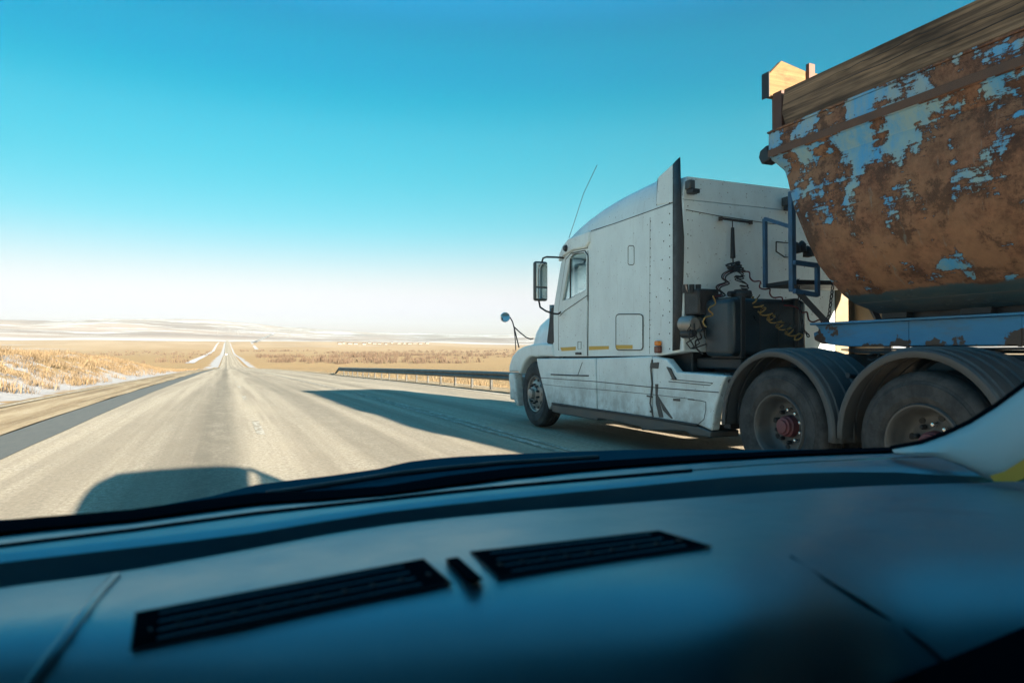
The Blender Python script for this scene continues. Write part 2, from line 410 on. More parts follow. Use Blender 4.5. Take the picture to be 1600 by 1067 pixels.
def make_dirt():
    m = M('shoulder_dirt', .95, 0, .1)
    X, Y, Z = m.xyz()
    c = m.mix(m.rng(m.noise(2.2, 7, .75, (1, .12, 1)), .35, .65), (.30, .225, .14), (.44, .36, .25))
    c = m.mix(m.rng(m.noise(7, 6, .8), .60, .64), c, (.58, .56, .52))
    c = m.mix(m.math('MULTIPLY', m.rng(m.noise(1.0, 4, .6, (2.5, .06, 1)), .5, .62), .6), c, (.17, .125, .08))
    m.color(c); m.bump(m.noise(7, 7, .8), .8, .05); return m.m
DIRT = make_dirt()
strip('road_shoulder', -5.0, -2.98, -40, 320, .02, DIRT, 4, .12)
strip('road_shoulder', 8.05, 9.45, -40, 320, .02, DIRT, 3, .06)
def make_line(cov):
    m = M('worn_white_line', .8, 0, .2)
    q = m.rng(m.noise(9, 7, .8, (1, .35, 1)), cov, cov+.12)
    m.color(m.mix(q, (.30, .265, .215), (.56, .53, .47))); return m.m
LN, LN2 = make_line(.40), make_line(.47)
strip('road_marking', 3.62, 3.72, -20, 230, .009, LN2); strip('road_marking', 3.80, 3.89, -20, 230, .009, LN2)
strip('road_marking', -4.62, -4.53, -20, 230, .055, LN2); strip('road_marking', 7.55, 7.68, -20, 200, .009, LN2)
for k in range(12):
    strip('road_marking', .42, .53, 10.6+k*9.0, 12.9+k*9.0, .005, LN2)

def hit(px, py):
    d = ray(px, py); t = 5.0; o = Vector((0, 0, HC))
    while t < 15000:
        p = o + d*t
        if p.z < height(p.x, p.y): return p
        t *= 1.006
    return None
# ------------------------------------------------------------------ snowy tracks seen far off
SNOWM = plain('packed_snow', (.46, .46, .48), .8, 0, .06, .5)
GREYR = plain('far_asphalt', (.20, .19, .18), .9, 0, .2, .1)
def track(name, pts, wd, mat, lift=1):
    ps = [hit(*p) for p in pts]; ps = [p for p in ps if p]
    rows = []
    for i, p in enumerate(ps):
        d = (ps[min(i+1, len(ps)-1)] - ps[max(i-1, 0)]); d.z = 0; d.normalize(); a = Vector((d.y, -d.x, 0))
        rows.append([p + a*(k*wd/2) + Vector((0, 0, lift)) for k in (-1, -.3, .3, 1)])
    return kind(MB().loft(rows).build(name, mat), 'structure')
track('snowy_track', [(296, 568), (305, 563), (316, 558), (325, 553.5), (333, 548.5), (336, 543), (339, 538), (342, 535)], 5, SNOWM, .3)
track('snowy_track', [(401, 546), (397, 541), (394, 537), (392.5, 534)], 8, SNOWM, .5)
track('road_beyond', [(397, 535.5), (405, 532), (413, 528), (421, 524.5), (428, 521.5)], 22, SNOWM, 3)
track('road_beyond', [(399, 534.8), (405, 532), (413, 528), (421, 524.5), (426, 522.3)], 10, GREYR, 5)

# ------------------------------------------------------------------ grass and scrub
def tufts(name, spots, mat, blades, hgt, wd, spread):
    m = MB(); V, Fc = m.v, m.f
    for (x, y, z, s) in spots:
        la = random.uniform(-.5, .5); lb = random.uniform(-.3, .3)
        for b in range(blades):
            a = random.uniform(0, 6.283); ox, oy = random.gauss(0, spread*s), random.gauss(0, spread*s)
            h = hgt*s*random.uniform(.45, 1.1); w_ = wd*s
            dx, dy = math.cos(a)*w_, math.sin(a)*w_
            tx, ty = ox + (la+random.gauss(0, .25))*h*.6, oy + (lb+random.gauss(0, .25))*h*.6
            k = len(V)
            V += [(x+ox-dx, y+oy-dy, z-.03), (x+ox+dx, y+oy+dy, z-.03), (x+(ox+tx)/2+dx*.8, y+(oy+ty)/2+dy*.8, z+h*.6), (x+tx, y+ty, z+h)]
            Fc += [(k, k+1, k+2), (k, k+2, k+3)]
    me = bpy.data.meshes.new(name); me.from_pydata(V, [], Fc); me.materials.append(mat)
    o = bpy.data.objects.new(name, me); col.objects.link(o); return o
def make_straw(a, b):
    m = M('dry_grass_blades', .9, 0, .1); m.color(m.mix(m.rng(m.noise(1.6, 7, .8), .35, .65), a, b)); return m.m
STRAW = make_straw((.060, .042, .025), (.175, .130, .080))
SCRUB = make_straw((.05, .036, .028), (.10, .07, .05))
sp = []
while len(sp) < 13000:
    y = 12*(165/12)**random.random(); x = -random.uniform(6.0, 34)
    q = noise.fractal(Vector((x/2.6, y/5.5, 9)), 1, 2, 3)
    if q < -.12 + (.25 if x > -6.6 else 0): continue
    s = random.uniform(.5, 1.15)*(1.0+.4*max(0, q))
    sp.append((x, y, height(x, y), s))
o = tufts('dry_grass', sp, STRAW, 10, .36, .010, .15); kind(o, 'stuff')
sp = []
for _ in range(4200):
    y = 20*(420/20)**random.random(); x = random.uniform(9.7, 9.7+10+y*.9)
    if noise.noise(Vector((x/6, y/9, 2))) < -.15: continue
    sp.append((x, y, height(x, y), random.uniform(.5, 1.3)))
for _ in range(2500):
    y = 60*(400/60)**random.random(); x = -random.uniform(6, 20+y*.3)
    sp.append((x, y, height(x, y), random.uniform(.6, 1.3)))
o = tufts('roadside_grass', sp, STRAW, 7, .34, .016, .2); kind(o, 'stuff')
sp = []
while len(sp) < 1500:
    y = random.uniform(420, 1500); x = random.uniform(25 if random.random() < .72 else -.28*y, .75*y)
    if abs(x-3) < 22: continue
    if noise.fractal(Vector((x/160, y/90, 5)), 1, 2, 3) < .02: continue
    sp.append((x, y, height(x, y), random.uniform(.6, 1.5)))
o = tufts('scrub', sp, SCRUB, 22, 3.2, .13, 1.3); kind(o, 'stuff')

# ------------------------------------------------------------------ guardrail
XR = 8.42
POSTM = plain('dull_post_steel', (.032, .032, .03), .7, .2, .3, 6)
g = thing('guardrail', 'long grey steel guardrail on thin posts along the right road edge', 'guardrail', (XR, 30, 0))
ws = [(0, -.155), (.03, -.12), (.055, -.075), (.03, -.03), (.0, 0), (.03, .03), (.055, .075), (.03, .12), (0, .155)]
def rz(y): return road_z(max(0, y)) + .02
rows = []
y = -14.0
while y < 56.1:
    rows.append([(XR-.09-a, y, rz(y)+.52+b*.9) for a, b in ws]); y += 1.0
MB().loft(rows).build('beam', GALV, g, smooth=60, solid=.004)
rows = []
for k in range(7):
    t = k/6; y = 56+t*8
    rows.append([(XR-.09-a+t*.9, y, rz(y)+.52*(1-t)+.06*t+b*(1-.3*t)) for a, b in ws])
MB().loft(rows).build('ramped_end', GALV, g, smooth=60, solid=.004)
proto = None
for k in range(34):
    y = -12+k*2.0; z = rz(y)
    m = MB().box((XR-.035, y-.05, -.1), (XR+.035, y-.04, .53)).box((XR-.035, y+.04, -.1), (XR+.035, y+.05, .53)).box((XR-.035, y-.04, -.1), (XR-.028, y+.04, .53))
    m.v = [(a, b, c+z) for a, b, c in m.v]
    p = m.build('post', POSTM, g)
    MB().box((XR-.10, y-.12, z+.42), (XR-.035, y+.12, z+.63)).build('spacer', DARKM, g, bevel=.01)

# ------------------------------------------------------------------ far things: pylons, houses, a car
def pylon(p, h, lab):
    t = thing('power_pylon', lab, 'pylon', p, 'power pylons far across the steppe')
    m = MB(); b = h*.09
    c = [(-b, -b), (b, -b), (b, b), (-b, b)]
    for i in range(4):
        x, y = c[i]; u, v = c[(i+1) % 4]
        m.bar(p+Vector((x, y, 0)), p+Vector((x*.15, y*.15, h)), h*.012)
        for k in range(6):
            f, e_ = 1-.85*k/6, 1-.85*(k+1)/6
            m.bar(p+Vector((x*f, y*f, h*k/6)), p+Vector((u*e_, v*e_, h*(k+1)/6)), h*.007)
    m.build('lattice_tower', PYL, t)
    a = MB()
    for q, wd in ((.72, .17), (.84, .23), (.96, .15)): a.bar(p+Vector((-h*wd, 0, h*q)), p+Vector((h*wd, 0, h*q)), h*.012)
    a.build('crossarm', PYL, t)
PYL = plain('pylon_steel', (.05, .055, .06), .6, .3, .1, 1)
for i, (px, py) in enumerate([(340, 523), (359, 521), (372, 524), (391, 522), (408, 523), (433, 521), (452, 524), (470, 522)]):
    p = hit(px, py)
    if p: pylon(p, 34, 'tiny grey lattice power pylon on the plain beyond the distant road')
HW = plain('house_plaster', (.13, .115, .10), .8, 0, .1, .3); HR = plain('house_roof', (.06, .045, .04), .8, 0, .3, .3)
HP = plain('house_window', (.03, .04, .05), .2)
for i in range(16):
    px = 530 + i*9.2 + random.uniform(-2.5, 2.5); py = 537 + random.uniform(-1.2, 1.2) + i*.09
    p = hit(px, py)
    if not p: continue
    t = thing('farmhouse', 'tiny pale house with a dark pitched roof in the far village row', 'house', p, 'houses of the far village')
    L, W, H = random.uniform(9, 16), random.uniform(7, 10), random.uniform(3.5, 5)
    MB().box((p.x-L/2, p.y-W/2, p.z-2), (p.x+L/2, p.y+W/2, p.z+H)).build('wall', HW, t)
    MB().prism([(p.y-W/2-.5, p.z+H+.01), (p.y+W/2+.5, p.z+H+.01), (p.y, p.z+H+3)], p.x-L/2-.5, p.x+L/2+.5).build('roof', HR, t)
    for k in (-1, 1): MB().box((p.x+k*L/4-.8, p.y-W/2-.05, p.z+1), (p.x+k*L/4+.8, p.y-W/2+.02, p.z+H-1)).build('window', HP, t)
# oncoming car, a white speck in the dip of the road
yc = 900; xc = -.2; zc = road_z(yc)+.99
t = thing('oncoming_car', 'tiny white car approaching in the dip of the distant road', 'car', (xc, yc, zc))
MB().prism([(yc-2.2, zc+.35), (yc+2.2, zc+.35), (yc+2.2, zc+.95), (yc+1.2, zc+1.0), (yc+.7, zc+1.5), (yc-.9, zc+1.5), (yc-1.3, zc+1.0), (yc-2.2, zc+.85)], xc-.85, xc+.85).build('body', plain('white_car_paint', (.8, .8, .8), .3), t, bevel=.06)
for a in (-.75, .75):
    for b in (-1.35, 1.35): MB().lathe([(-.1, 0), (-.1, .33), (.1, .33), (.1, 0)], (xc+a, yc+b, zc+.33), 16).build('wheel', TYRE, t)
    MB().lathe([(-.03, 0), (-.02, .1), (.02, .1)], (xc+a*.8, yc-2.2, zc+.7), 12, 1).build('headlight', CHROME, t)
MB().box((xc-.7, yc-1.25, zc+1.03), (xc+.7, yc-1.1, zc+1.4)).build('windscreen', HP, t)

# ------------------------------------------------------------------ the air
hz = MB().box((-13600, -13600, -60), (13600, 13600, 640)).build('haze', bpy.data.materials.new('haze_air')); kind(hz, 'stuff')
hm0 = hz.data.materials[0]; hm0.use_nodes = True; t_ = hm0.node_tree; t_.nodes.clear()
ho = t_.nodes.new('ShaderNodeOutputMaterial'); hv = t_.nodes.new('ShaderNodeVolumePrincipled')
hv.inputs['Color'].default_value = (.62, .90, 1, 1); hv.inputs['Density'].default_value = 2.3e-5; hv.inputs['Anisotropy'].default_value = .2
t_.links.new(hv.outputs[0], ho.inputs['Volume'])

# ================================================================== semi truck (tractor)
XS, XO = 4.58, 7.12                      # left and right side planes; the truck is 2.54 m wide
XC = (XS+XO)/2
truck = thing('semi_truck', 'dirty white conventional semi truck tractor driving in the right lane, pulling a rusty dump trailer', 'truck', (XC, 8, 0))
def pp(pts, x=XS): return [(P(a, b, x=x).y, P(a, b, x=x).z) for a, b in pts]
# sleeper and cab body -------------------------------------------------
YB = 6.12                                # back wall
side = pp([(863.5, 557), (866, 500), (865, 481), (877, 411), (885, 400), (893, 392), (923, 380)]) 
sl_top = pp([(923, 362), (1053, 316)]); zb = P(1055, 549, x=XS).z
m = MB()
# sleeper box (behind the door) and the rear cut
yd = P(918.5, 500, x=XS).y
z1 = sl_top[0][1]
m.prism([(yd, pp([(918, 557)])[0][1]), (yd, z1), (YB, sl_top[1][1]), (YB, zb), (6.6, pp([(1024, 556)])[0][1])], XS, XO)
m.build('sleeper_box', WHITE, truck, bevel=.012)
# cab with door opening: left wall in pieces, so that the window is open
cab = MB()
zbot = pp([(918, 557)])[0][1]
yf = P(865, 481, x=XS).y                 # foot of the windscreen pillar
win = pp([(879.5, 470), (891.5, 402), (898, 396.5), (913, 394.5), (917, 399), (917, 453), (891, 467)])
out = pp([(863.5, 557), (865, 481), (876.5, 411), (884, 399), (897, 391.5), (918.5, 388), (918.5, 557)])
def holed(m, outer, inner, x0, x1):
    """a plate with one opening: outer and inner run the same way round"""
    o3 = [Vector((x0, a, b)) for a, b in outer]; i3 = [Vector((x0, a, b)) for a, b in inner]
    bm = bmesh.new()
    def loop(ps):
        vs = [bm.verts.new(p) for p in ps]; return [bm.edges.new((vs[i], vs[(i+1) % len(vs)])) for i in range(len(vs))]
    es = loop(o3)+loop(i3); bmesh.ops.triangle_fill(bm, edges=es, use_beauty=True)
    bmesh.ops.solidify(bm, geom=bm.faces[:], thickness=-(x1-x0))
    bm.verts.index_update()
    m.add([v.co.copy() for v in bm.verts], [tuple(v.index for v in f.verts) for f in bm.faces]); bm.free()
zr = pp([(918.5, 388)])[0][1]
for x0, x1 in ((XS, XS+.05), (XO-.05, XO)): holed(cab, out, win, x0, x1)
ytop = P(884, 399, x=XS).y; ztop = P(884, 399, x=XS).z
# roof, windscreen frame, floor, dash bulk of the cab
cab.prism([(ytop, ztop), (yd, zr), (yd, zr-.05), (ytop-.05, ztop-.05)], XS+.05, XO-.05)
cab.prism([(yf, P(865, 481, x=XS).z), (yf-.02, zbot), (yd, zbot), (yd, zbot+.06), (yf-.5, zbot+.06), (yf-.4, P(865, 481, x=XS).z)], XS+.05, XO-.05)
cab.build('cab_shell', WHITE, truck, bevel=.006)
zwf = P(865, 481, x=XS).z
MB().loft([[(XS+.06, yf, zwf+.02), (XC, yf+.28, zwf+.02), (XO-.06, yf, zwf+.02)], [(XS+.1, ytop+.02, ztop-.04), (XC, ytop+.16, ztop-.02), (XO-.1, ytop+.02, ztop-.04)]]).build('windscreen', GLASS, truck, smooth=80, solid=.006)
# the seats seen through the side window
for x in (XS+.35, XO-.85):
    s_ = MB().box((x, yd+.12, 1.3), (x+.5, yd+.28, 2.02)).box((x, yd+.28, 1.3), (x+.5, yd+.75, 1.48)).box((x+.12, yd+.13, 2.03), (x+.38, yd+.24, 2.22))
    s_.build('seat', DARKM, truck, bevel=.05, seg=3)
# roof fairing ---------------------------------------------------------
XF = XS+.10
fair = [(893, 372.5), (898, 366), (905, 357), (915, 347), (927, 336), (941, 325), (958, 314), (977, 303), (998, 292.5), (1029, 277)]
sec = pp(fair, XF); low = [(a, lerp([(P(1053, 316, x=XS).y, P(1053, 316, x=XS).z), (P(923, 362, x=XS).y, z1), (P(893, 380, x=XS).y, P(893, 380, x=XS).z)], a)) for a, _ in sec]
rows = []
prof = [(0, 0), (.0, .04), (.5, .0), (.9, .0)]
for (y, zt), (_, zl) in zip(sec, low):
    h = zt-zl
    half = [(XS, y, zl), (XS+.02, y, zl+h*.35), (XS+.06, y, zl+h*.75), (XF+.02, y, zt-.03), (XF+.10, y, zt-.002), (XF+.35, y, zt+.02*min(1, h*3)), (XC, y, zt+.035*min(1, h*3))]
    rows.append(half + [(2*XC-a, b, c) for a, b, c in half[-2::-1]])
y, zt = sec[-1]; last = [(a, YB+.02, c + (pp([(1053, 300)])[0][1]*0)) for a, b, c in rows[-1]]
zt2 = 3.11
rows.append([(a, YB, min(c+.0, zt2) if i not in (0, len(rows[-1])-1) else sl_top[1][1]) for i, (a, b, c) in enumerate(rows[-1])])
fm = MB().loft(rows); fm.add(rows[-1], [tuple(range(len(rows[-1])))]); fm.add(rows[0], [tuple(range(len(rows[0])))])
fm.build('roof_fairing', WHITE, truck, smooth=50)
# visor above the windscreen and its lamp
v = pp([(875, 409), (876, 398), (882, 384), (891, 373), (922, 361.5), (923, 378), (917, 387), (897, 391), (884, 399)])
MB().prism(v, XS-.035, XS+.12).prism(v, XO-.12, XO+.035).prism(pp([(873.5, 408), (876, 398), (882, 384), (891, 373), (900, 369), (884, 399)]), XS+.12, XO-.12).build('sun_visor', WHITE, truck, bevel=.02, seg=3)
q = P(884, 388, x=XS-.04); MB().lathe([(-.03, 0), (-.03, .035), (0, .05), (.02, .055)], q, 16).build('marker_lamp', BLACK, truck, smooth=60)
# side extender panels with rubber edge --------------------------------
ext = pp([(1029, 277.5), (1062, 247), (1052.5, 548), (1040, 552)])
ext = [P(1026, 320, x=XS), P(1029, 277.5, x=XS), P(1053.5, 257, x=XS), P(1053, 317, x=XS)]
ye = P(1053, 400, x=XS).y
MB().prism([(ext[0].y, ext[0].z), (ext[1].y, ext[1].z), (ye, P(1053.5, 256, x=XS).z), (ye, sl_top[1][1]+.004)], XS-.006, XS+.02).build('upper_extender', WHITE, truck, bevel=.004)
rub = pp([(1053, 257), (1063.5, 246), (1065, 313), (1070, 370), (1068.5, 430), (1067, 480), (1062.5, 546), (1052.5, 548)])
ry = rub[:]; 
def rubber(xs, sgn):
    a = pp([(1053, 257), (1053, 313), (1053, 370), (1053, 430), (1053, 480), (1052.5, 548)])
    b = pp([(1063.5, 246), (1065, 313), (1069.5, 370), (1068.5, 430), (1066, 480), (1062.5, 546)])
    r1 = [(xs-sgn*.006, y, z) for y, z in a]; r2 = [(xs-sgn*.009, (y+w_[0])/2, (z+w_[1])/2) for (y, z), w_ in zip(a, b)]; r3 = [(xs-sgn*.004, y, z) for i, (y, z) in enumerate(b)]
    return MB().loft([r1, r2, r3])
rubber(XS-.004, 1).build('rubber_edge', BLACK, truck, smooth=60, solid=.012)
rubber(XO+.004, -1).build('rubber_edge', BLACK, truck, smooth=60, solid=.012)
MB().prism([(ye+.03, 1.02), (ye+.03, 3.28), (5.62, 3.30), (5.62, 1.02)], XO-.03, XO).build('side_extender', CREAM, truck)
MB().prism([(5.66, 1.0), (5.66, 3.2), (5.60, 3.2), (5.56, 1.0)], XO-.06, XO-.034).build('rubber_edge', BLACK, truck)
# back wall dressing ----------------------------------------------------
def B(px, py, y=YB-.003): return P(px, py, y=y)
def seam(path, r=.004, mat=BLACK, name='panel_seam', par_=truck, n=5): return MB().tube(path, r, n).build(name, mat, par_, smooth=80)
seam([B(1072, 328), B(1120, 337), B(1200, 349), B(1228, 352)], .004)
bar = MB().tube([B(1124, 341, YB-.08), B(1175, 348, YB-.08)], .014)
for x in (1126, 1173): bar.bar(B(x, 342 if x < 1150 else 347.5, YB-.1), B(x, 342 if x < 1150 else 347.5, YB), .045)
bar.build('hose_rail', BLACK, truck, smooth=50)
hk = P(1144.5, 345, y=YB-.08)
hh = MB().tube([hk, P(1144.5, 356, y=YB-.1)], .006)
hh.tube([P(1144.8, 356, y=YB-.12), P(1145.2, 403, y=YB-.14)], [.018, .028]); hh.tube([P(1145.2, 403, y=YB-.14), P(1145.6, 410, y=YB-.16)], .008)
hh.build('hose_spring', BLACK, truck, smooth=50)
for px, py in ((1073, 292), (1224, 318)):
    a = B(px-3, py-9); b = B(px+6, py+6)
    MB().box((a.x, YB-.09, b.z), (b.x, YB, a.z)).build('work_lamp', GALV, truck, bevel=.012)
    MB().box((a.x+.01, YB-.13, b.z-.05), (b.x+.03, YB-.02, b.z-.004)).build('lamp_bracket', DARKM, truck, bevel=.006)
seam([B(1213, 378, YB-.03), B(1213, 393, YB-.03), B(1226, 402, YB-.03), B(1234, 402, YB-.03), B(1234, 380, YB-.03), B(1213, 378, YB-.03)], .008, BLACK, 'grab_handle')
rivm = MB().lathe([(-.003, 0), (-.002, .005), (.001, .007)], (0, 0, 0), 8, 1).build('rivet', BLACK, truck); rivs = MB().lathe([(-.004, 0), (-.003, .008), (.001, .009)], (0, 0, 0), 8, 0).build('rivet', DARKM, truck)
def rivet(src, q, first=[]):
    if src.name in first: o = src.copy(); col.objects.link(o)
    else: o = src; first.append(src.name)
    o.location = Vector(q) - truck.location; return o
for k in range(22): rivet(rivm, B(1075+153*(k % 2), 300+k*11))
MB().box((6.80, YB-.02, 1.15), (7.10, YB-.002, 3.08)).build('sun_tone_panel', CREAM, truck)  # added panel: warm sun on the white wall put in as dull cream
# small engine and air dryer box at the left of the back wall
a, b = B(1068, 448), B(1100, 494)
MB().box((a.x, YB-.26, b.z), (b.x, YB-.01, a.z-.04)).build('battery_box', BLACK, truck, bevel=.02)
for px in (1071, 1081, 1091):
    q = P(px, 449, y=YB-.14); MB().lathe([(-.06, 0), (-.06, .03), (.03, .03), (.03, 0)], q, 10, 2).build('cap', BLACK, truck)
for px, py, r in ((1078, 506, .09), (1093, 507, .085), (1077, 521, .05)):
    q = B(px, py, YB-.12); MB().lathe([(-.09, 0), (-.09, r*.7), (-.04, r), (.1, r), (.12, 0)], q, 20, 1).build('air_canister', DARKM if r < .08 else ALLOY, truck, smooth=50)
# big square tank --------------------------------------------------------
YT = 5.46
a, b = P(1144, 462, y=YT), P(1264, 556, y=YT); xl = P(1143, 500, y=YT).x; xr = P(1262, 500, y=YT).x
zt, zb2 = P(1144, 464, y=YT).z, P(1144, 557, y=YT).z
tk = plain('dull_tank_metal', (.035, .052, .066), .38, .5, .75, 2.2)
MB().box((xl, YT, zb2), (xr, YT+.44, zt)).build('hydraulic_tank', tk, truck, bevel=.06, seg=4)
for fx in (.14, .84):
    x = xl + (xr-xl)*fx; MB().box((x-.03, YT-.012, zb2-.02), (x+.03, YT+.45, zt+.012)).build('tank_strap', DARKM, truck, bevel=.01)
for fx in (.36, .6): seam([(xl+(xr-xl)*fx, YT-.001, zb2+.06), (xl+(xr-xl)*fx, YT-.001, zt-.06)], .004)
q = P(1158, 459, y=YT+.2); MB().lathe([(-.05, 0), (-.05, .1), (.01, .1), (.03, .07), (.05, .07), (.05, 0)], (q.x, q.y, zt+.05), 20, 2).tube([(q.x-.16, q.y, zt+.05), (q.x-.05, q.y, zt+.06), (q.x+.12, q.y, zt+.07)], .03).build('filler_cap', BLACK, truck, smooth=50)
# frame rails, under-cab mass, catwalk -----------------------------------
for x in (5.42, 6.14): MB().box((x, 2.3, .66), (x+.09, 11.0, .92)).build('chassis_rail', DARKM, truck, bevel=.01)
MB().box((5.05, 5.45, .93), (6.6, 6.35, 1.02)).build('catwalk', DARKM, truck, bevel=.01)
MB().box((4.80, 5.48, 1.012), (6.6, 6.19, 1.13)).build('battery_tray', DARKM, truck, bevel=.02)
MB().box((5.1, 5.2, .55), (5.41, 6.4, .92)).box((5.55, 6.3, .5), (6.12, 10.6, 1.1)).build('gearbox', DARKM, truck, bevel=.03)
for y in (6.9, 8.2): MB().lathe([(-.55, 0), (-.55, .3), (.55, .3), (.55, 0)], (6.72, y, .74), 28, 1).build('fuel_tank', ALLOY, truck, smooth=50)
# side details on the sleeper and door -----------------------------------
def S(px, py, o=0): return P(px, py, x=XS-o)
def sline(pts, r=.0045, mat=BLACK, name='panel_seam', o=0, closed=False, par_=truck):
    q = [S(a, b, o) for a, b in pts]
    if closed: q.append(q[0])
    return seam(q, r, mat, name, par_)
def rrect(a, b, c, d, r):
    pts = []
    for cx, cy, a0 in ((c-r, b+r, -90), (c-r, d-r, 0), (a+r, d-r, 90), (a+r, b+r, 180)):
        for k in range(4): t = R(a0+k*30); pts.append((cx+r*math.cos(t), cy+r*math.sin(t)))
    return pts
h = rrect(962.5, 491, 1004.5, 547, 5)
MB().prism(pp(h), XS-.008, XS+.004).build('locker_door', WHITE, truck, bevel=.003)
sline(h, .0065, BLACK, 'locker_seal', .008, True)
sline(rrect(981.5, 384, 991, 414, 3), .005, BLACK, 'window_outline', .0, True)
sline([(923.5, 361), (960, 349.5), (1000, 335.5), (1053, 316)])
sline([(1026, 321), (1028, 279)]); sline([(918.8, 392), (919.5, 470), (918.5, 556)], .006)
sline([(1016, 340), (1015, 553)], .0025)
for k in range(15):
    rivet(rivs, S(1016.5-.1*k, 346+k*14)); rivet(rivs, S(1046.5, 300+k*17 if k < 14 else 545))
for k in range(9): rivet(rivs, S(1034+random.uniform(-9, 9), 290+k*29))
def tape(pts): return MB().prism(pp(pts), XS-.0125, XS-.0095).build('reflective_tape', YEL, truck)
MB().prism(pp([(920.5, 541), (951.5, 540.5), (951.5, 545.5), (920.5, 547)]), XS-.004, XS-.001).build('reflective_tape', YEL, truck)
tape([(964, 539), (989.5, 539), (989.5, 545), (964, 545.5)])
q = S(1031, 540, .0)
MB().box((q.x-.05, q.y-.045, q.z-.0), (q.x, q.y+.045, q.z+.055)).build('side_marker', AMBER, truck, bevel=.014, seg=3)
MB().box((q.x-.05, q.y-.05, q.z-.085), (q.x, q.y+.05, q.z-.004)).build('side_marker', REDL, truck, bevel=.014, seg=3)
# door --------------------------------------------------------------------
dout = pp([(874, 545), (874, 482), (885, 406), (893, 397), (914, 392.6), (918, 399), (918, 556), (878, 556)])
dm = MB(); holed(dm, dout, pp([(879.5, 470), (891.5, 402), (898, 396.5), (913, 394.5), (917, 399), (917, 453), (891, 467)]), XS-.012, XS-.001)
door = dm.build('cab_door', WHITE, truck, bevel=.003)
par(sline([(873, 547), (873.5, 482), (884.5, 405), (892.5, 395.6), (914, 391.6), (919, 399), (919, 470)], .0075, BLACK, 'door_seal', .004), door)
seam([S(*p, .014) for p in ((874.5, 494), (882, 486), (900, 474), (917.5, 462))], .005, BLACK, 'door_crease', door)
wg = MB().prism(pp([(879.5, 470), (891.5, 402), (898, 396.5), (913, 394.5), (917, 399), (917, 453), (891, 467)]), XS+.014, XS+.02).build('side_window', GLASS, door)
seam([S(*p, -.008) for p in ((880, 470), (891.5, 402.5), (898, 397), (913, 395), (916.6, 399), (916.6, 453), (891, 466.5), (880, 470))], .0065, BLACK, 'window_seal', door)
seam([S(891.5, 404, -.006), S(891, 466, -.006)], .011, BLACK, 'window_divider', door)
MB().prism(pp([(878, 472), (886, 409), (891.4, 402), (891, 467)]), XS+.022, XS+.026).build('quarter_window', GLASS, door)
MB().prism(pp([(877, 543), (901, 541.5), (901, 547), (879, 548.5)]), XS-.016, XS-.0135).build('reflective_tape', YEL, door)
seam([S(*p, .014) for p in ((903, 534), (903, 545), (908, 545), (908, 534), (903, 534))], .004, BLACK, 'latch_plate', door)
MB().prism(pp([(901.5, 550.5), (910, 550.5), (910, 554), (901.5, 554)]), XS-.03, XS-.0125).build('door_handle', DARKM, door, bevel=.004)
# mirrors -------------------------------------------------------------------
XM = XS-.33
def Q(px, py, x): return P(px, py, x=x)
arm = [S(882, 403, -.02), Q(868, 402, XS-.16), Q(854, 401.6, XM), Q(848.5, 403.5, XM), Q(847, 409, XM)]
mir = MB().tube(arm, .014).tube([Q(842, 470, XM), Q(844, 480, XM), Q(853, 486, XM), Q(864, 490, XS-.16), Q(872, 490.5, XS-.04), Q(877.5, 487, XS-.0)], .014)
mir.build('mirror_arm', BLACK, truck, smooth=60)
c = [Q(839, 409, XM), Q(850.5, 408, XM)]
xa, xb = XM-.10, XM+.11; ym = Q(846, 440, XM).y; zt_, zm_, zb_ = Q(846, 408, XM).z, Q(846, 449, XM).z, Q(846, 470, XM).z
def housing(z0, z1): return MB().prism([(xa, ym), (xa+.02, ym+.12), (xb-.02, ym+.12), (xb, ym)], z0, z1, 2)
hs = MB(); hs.v = []
hs.box((xa, ym, zb_), (xb, ym+.10, zt_))
mh = hs.build('door_mirror', GALV, truck, bevel=.035, seg=4)
MB().box((xa+.018, ym-.006, zm_+.012), (xb-.018, ym-.001, zt_-.03)).build('mirror_glass', MIRROR, mh, bevel=.002)
MB().box((xa+.018, ym-.006, zb_+.03), (xb-.018, ym-.001, zm_-.012)).build('mirror_glass', MIRROR, mh, bevel=.002)
# hood ------------------------------------------------------------------------
def hrow(y, z, hw, zs):
    h = [(-hw, zs), (-hw+.01, zs+(z-zs)*.55), (-hw+.07, z-.09), (-hw+.2, z-.02), (-hw*.4, z+.02), (0, z+.03)]
    return [(XC+a, y, b) for a, b in h] + [(XC-a, y, b) for a, b in h[-2::-1]]
rows = [hrow(9.62, 1.93, 1.02, 1.10), hrow(10.05, 1.91, .95, 1.1), hrow(10.5, 1.85, .88, 1.1), hrow(10.9, 1.76, .82, 1.05), hrow(11.15, 1.64, .78, 1.0), hrow(11.3, 1.45, .74, .9), hrow(11.38, 1.15, .70, .8), hrow(11.38, .82, .68, .62)]
hm = MB().loft(rows); hm.add(rows[-1], [tuple(range(11))]); hm.build('hood', WHITE, truck, smooth=60)
MB().box((XC-.5, 11.385, .75), (XC+.5, 11.40, 1.5)).build('grille', DARKM, truck)
MB().loft([[(XS+.03, 9.54, 1.12), (XS+.03, 9.52, 1.93), (XC, 9.6, 1.97), (XO-.03, 9.52, 1.93), (XO-.03, 9.54, 1.12)], [(XC-1.03, 9.66, 1.12), (XC-1.03, 9.66, 1.9), (XC, 9.66, 1.98), (XC+1.03, 9.66, 1.9), (XC+1.03, 9.66, 1.12)]]).build('cowl', WHITE, truck, smooth=30)
lv = pp([(856.5, 535), (857, 530), (863, 481), (866.5, 479), (867.5, 535), (862, 541)], XS+.02)
MB().prism(lv, XS-.006, XS+.05).build('intake_louvre', BLACK, truck, bevel=.01)
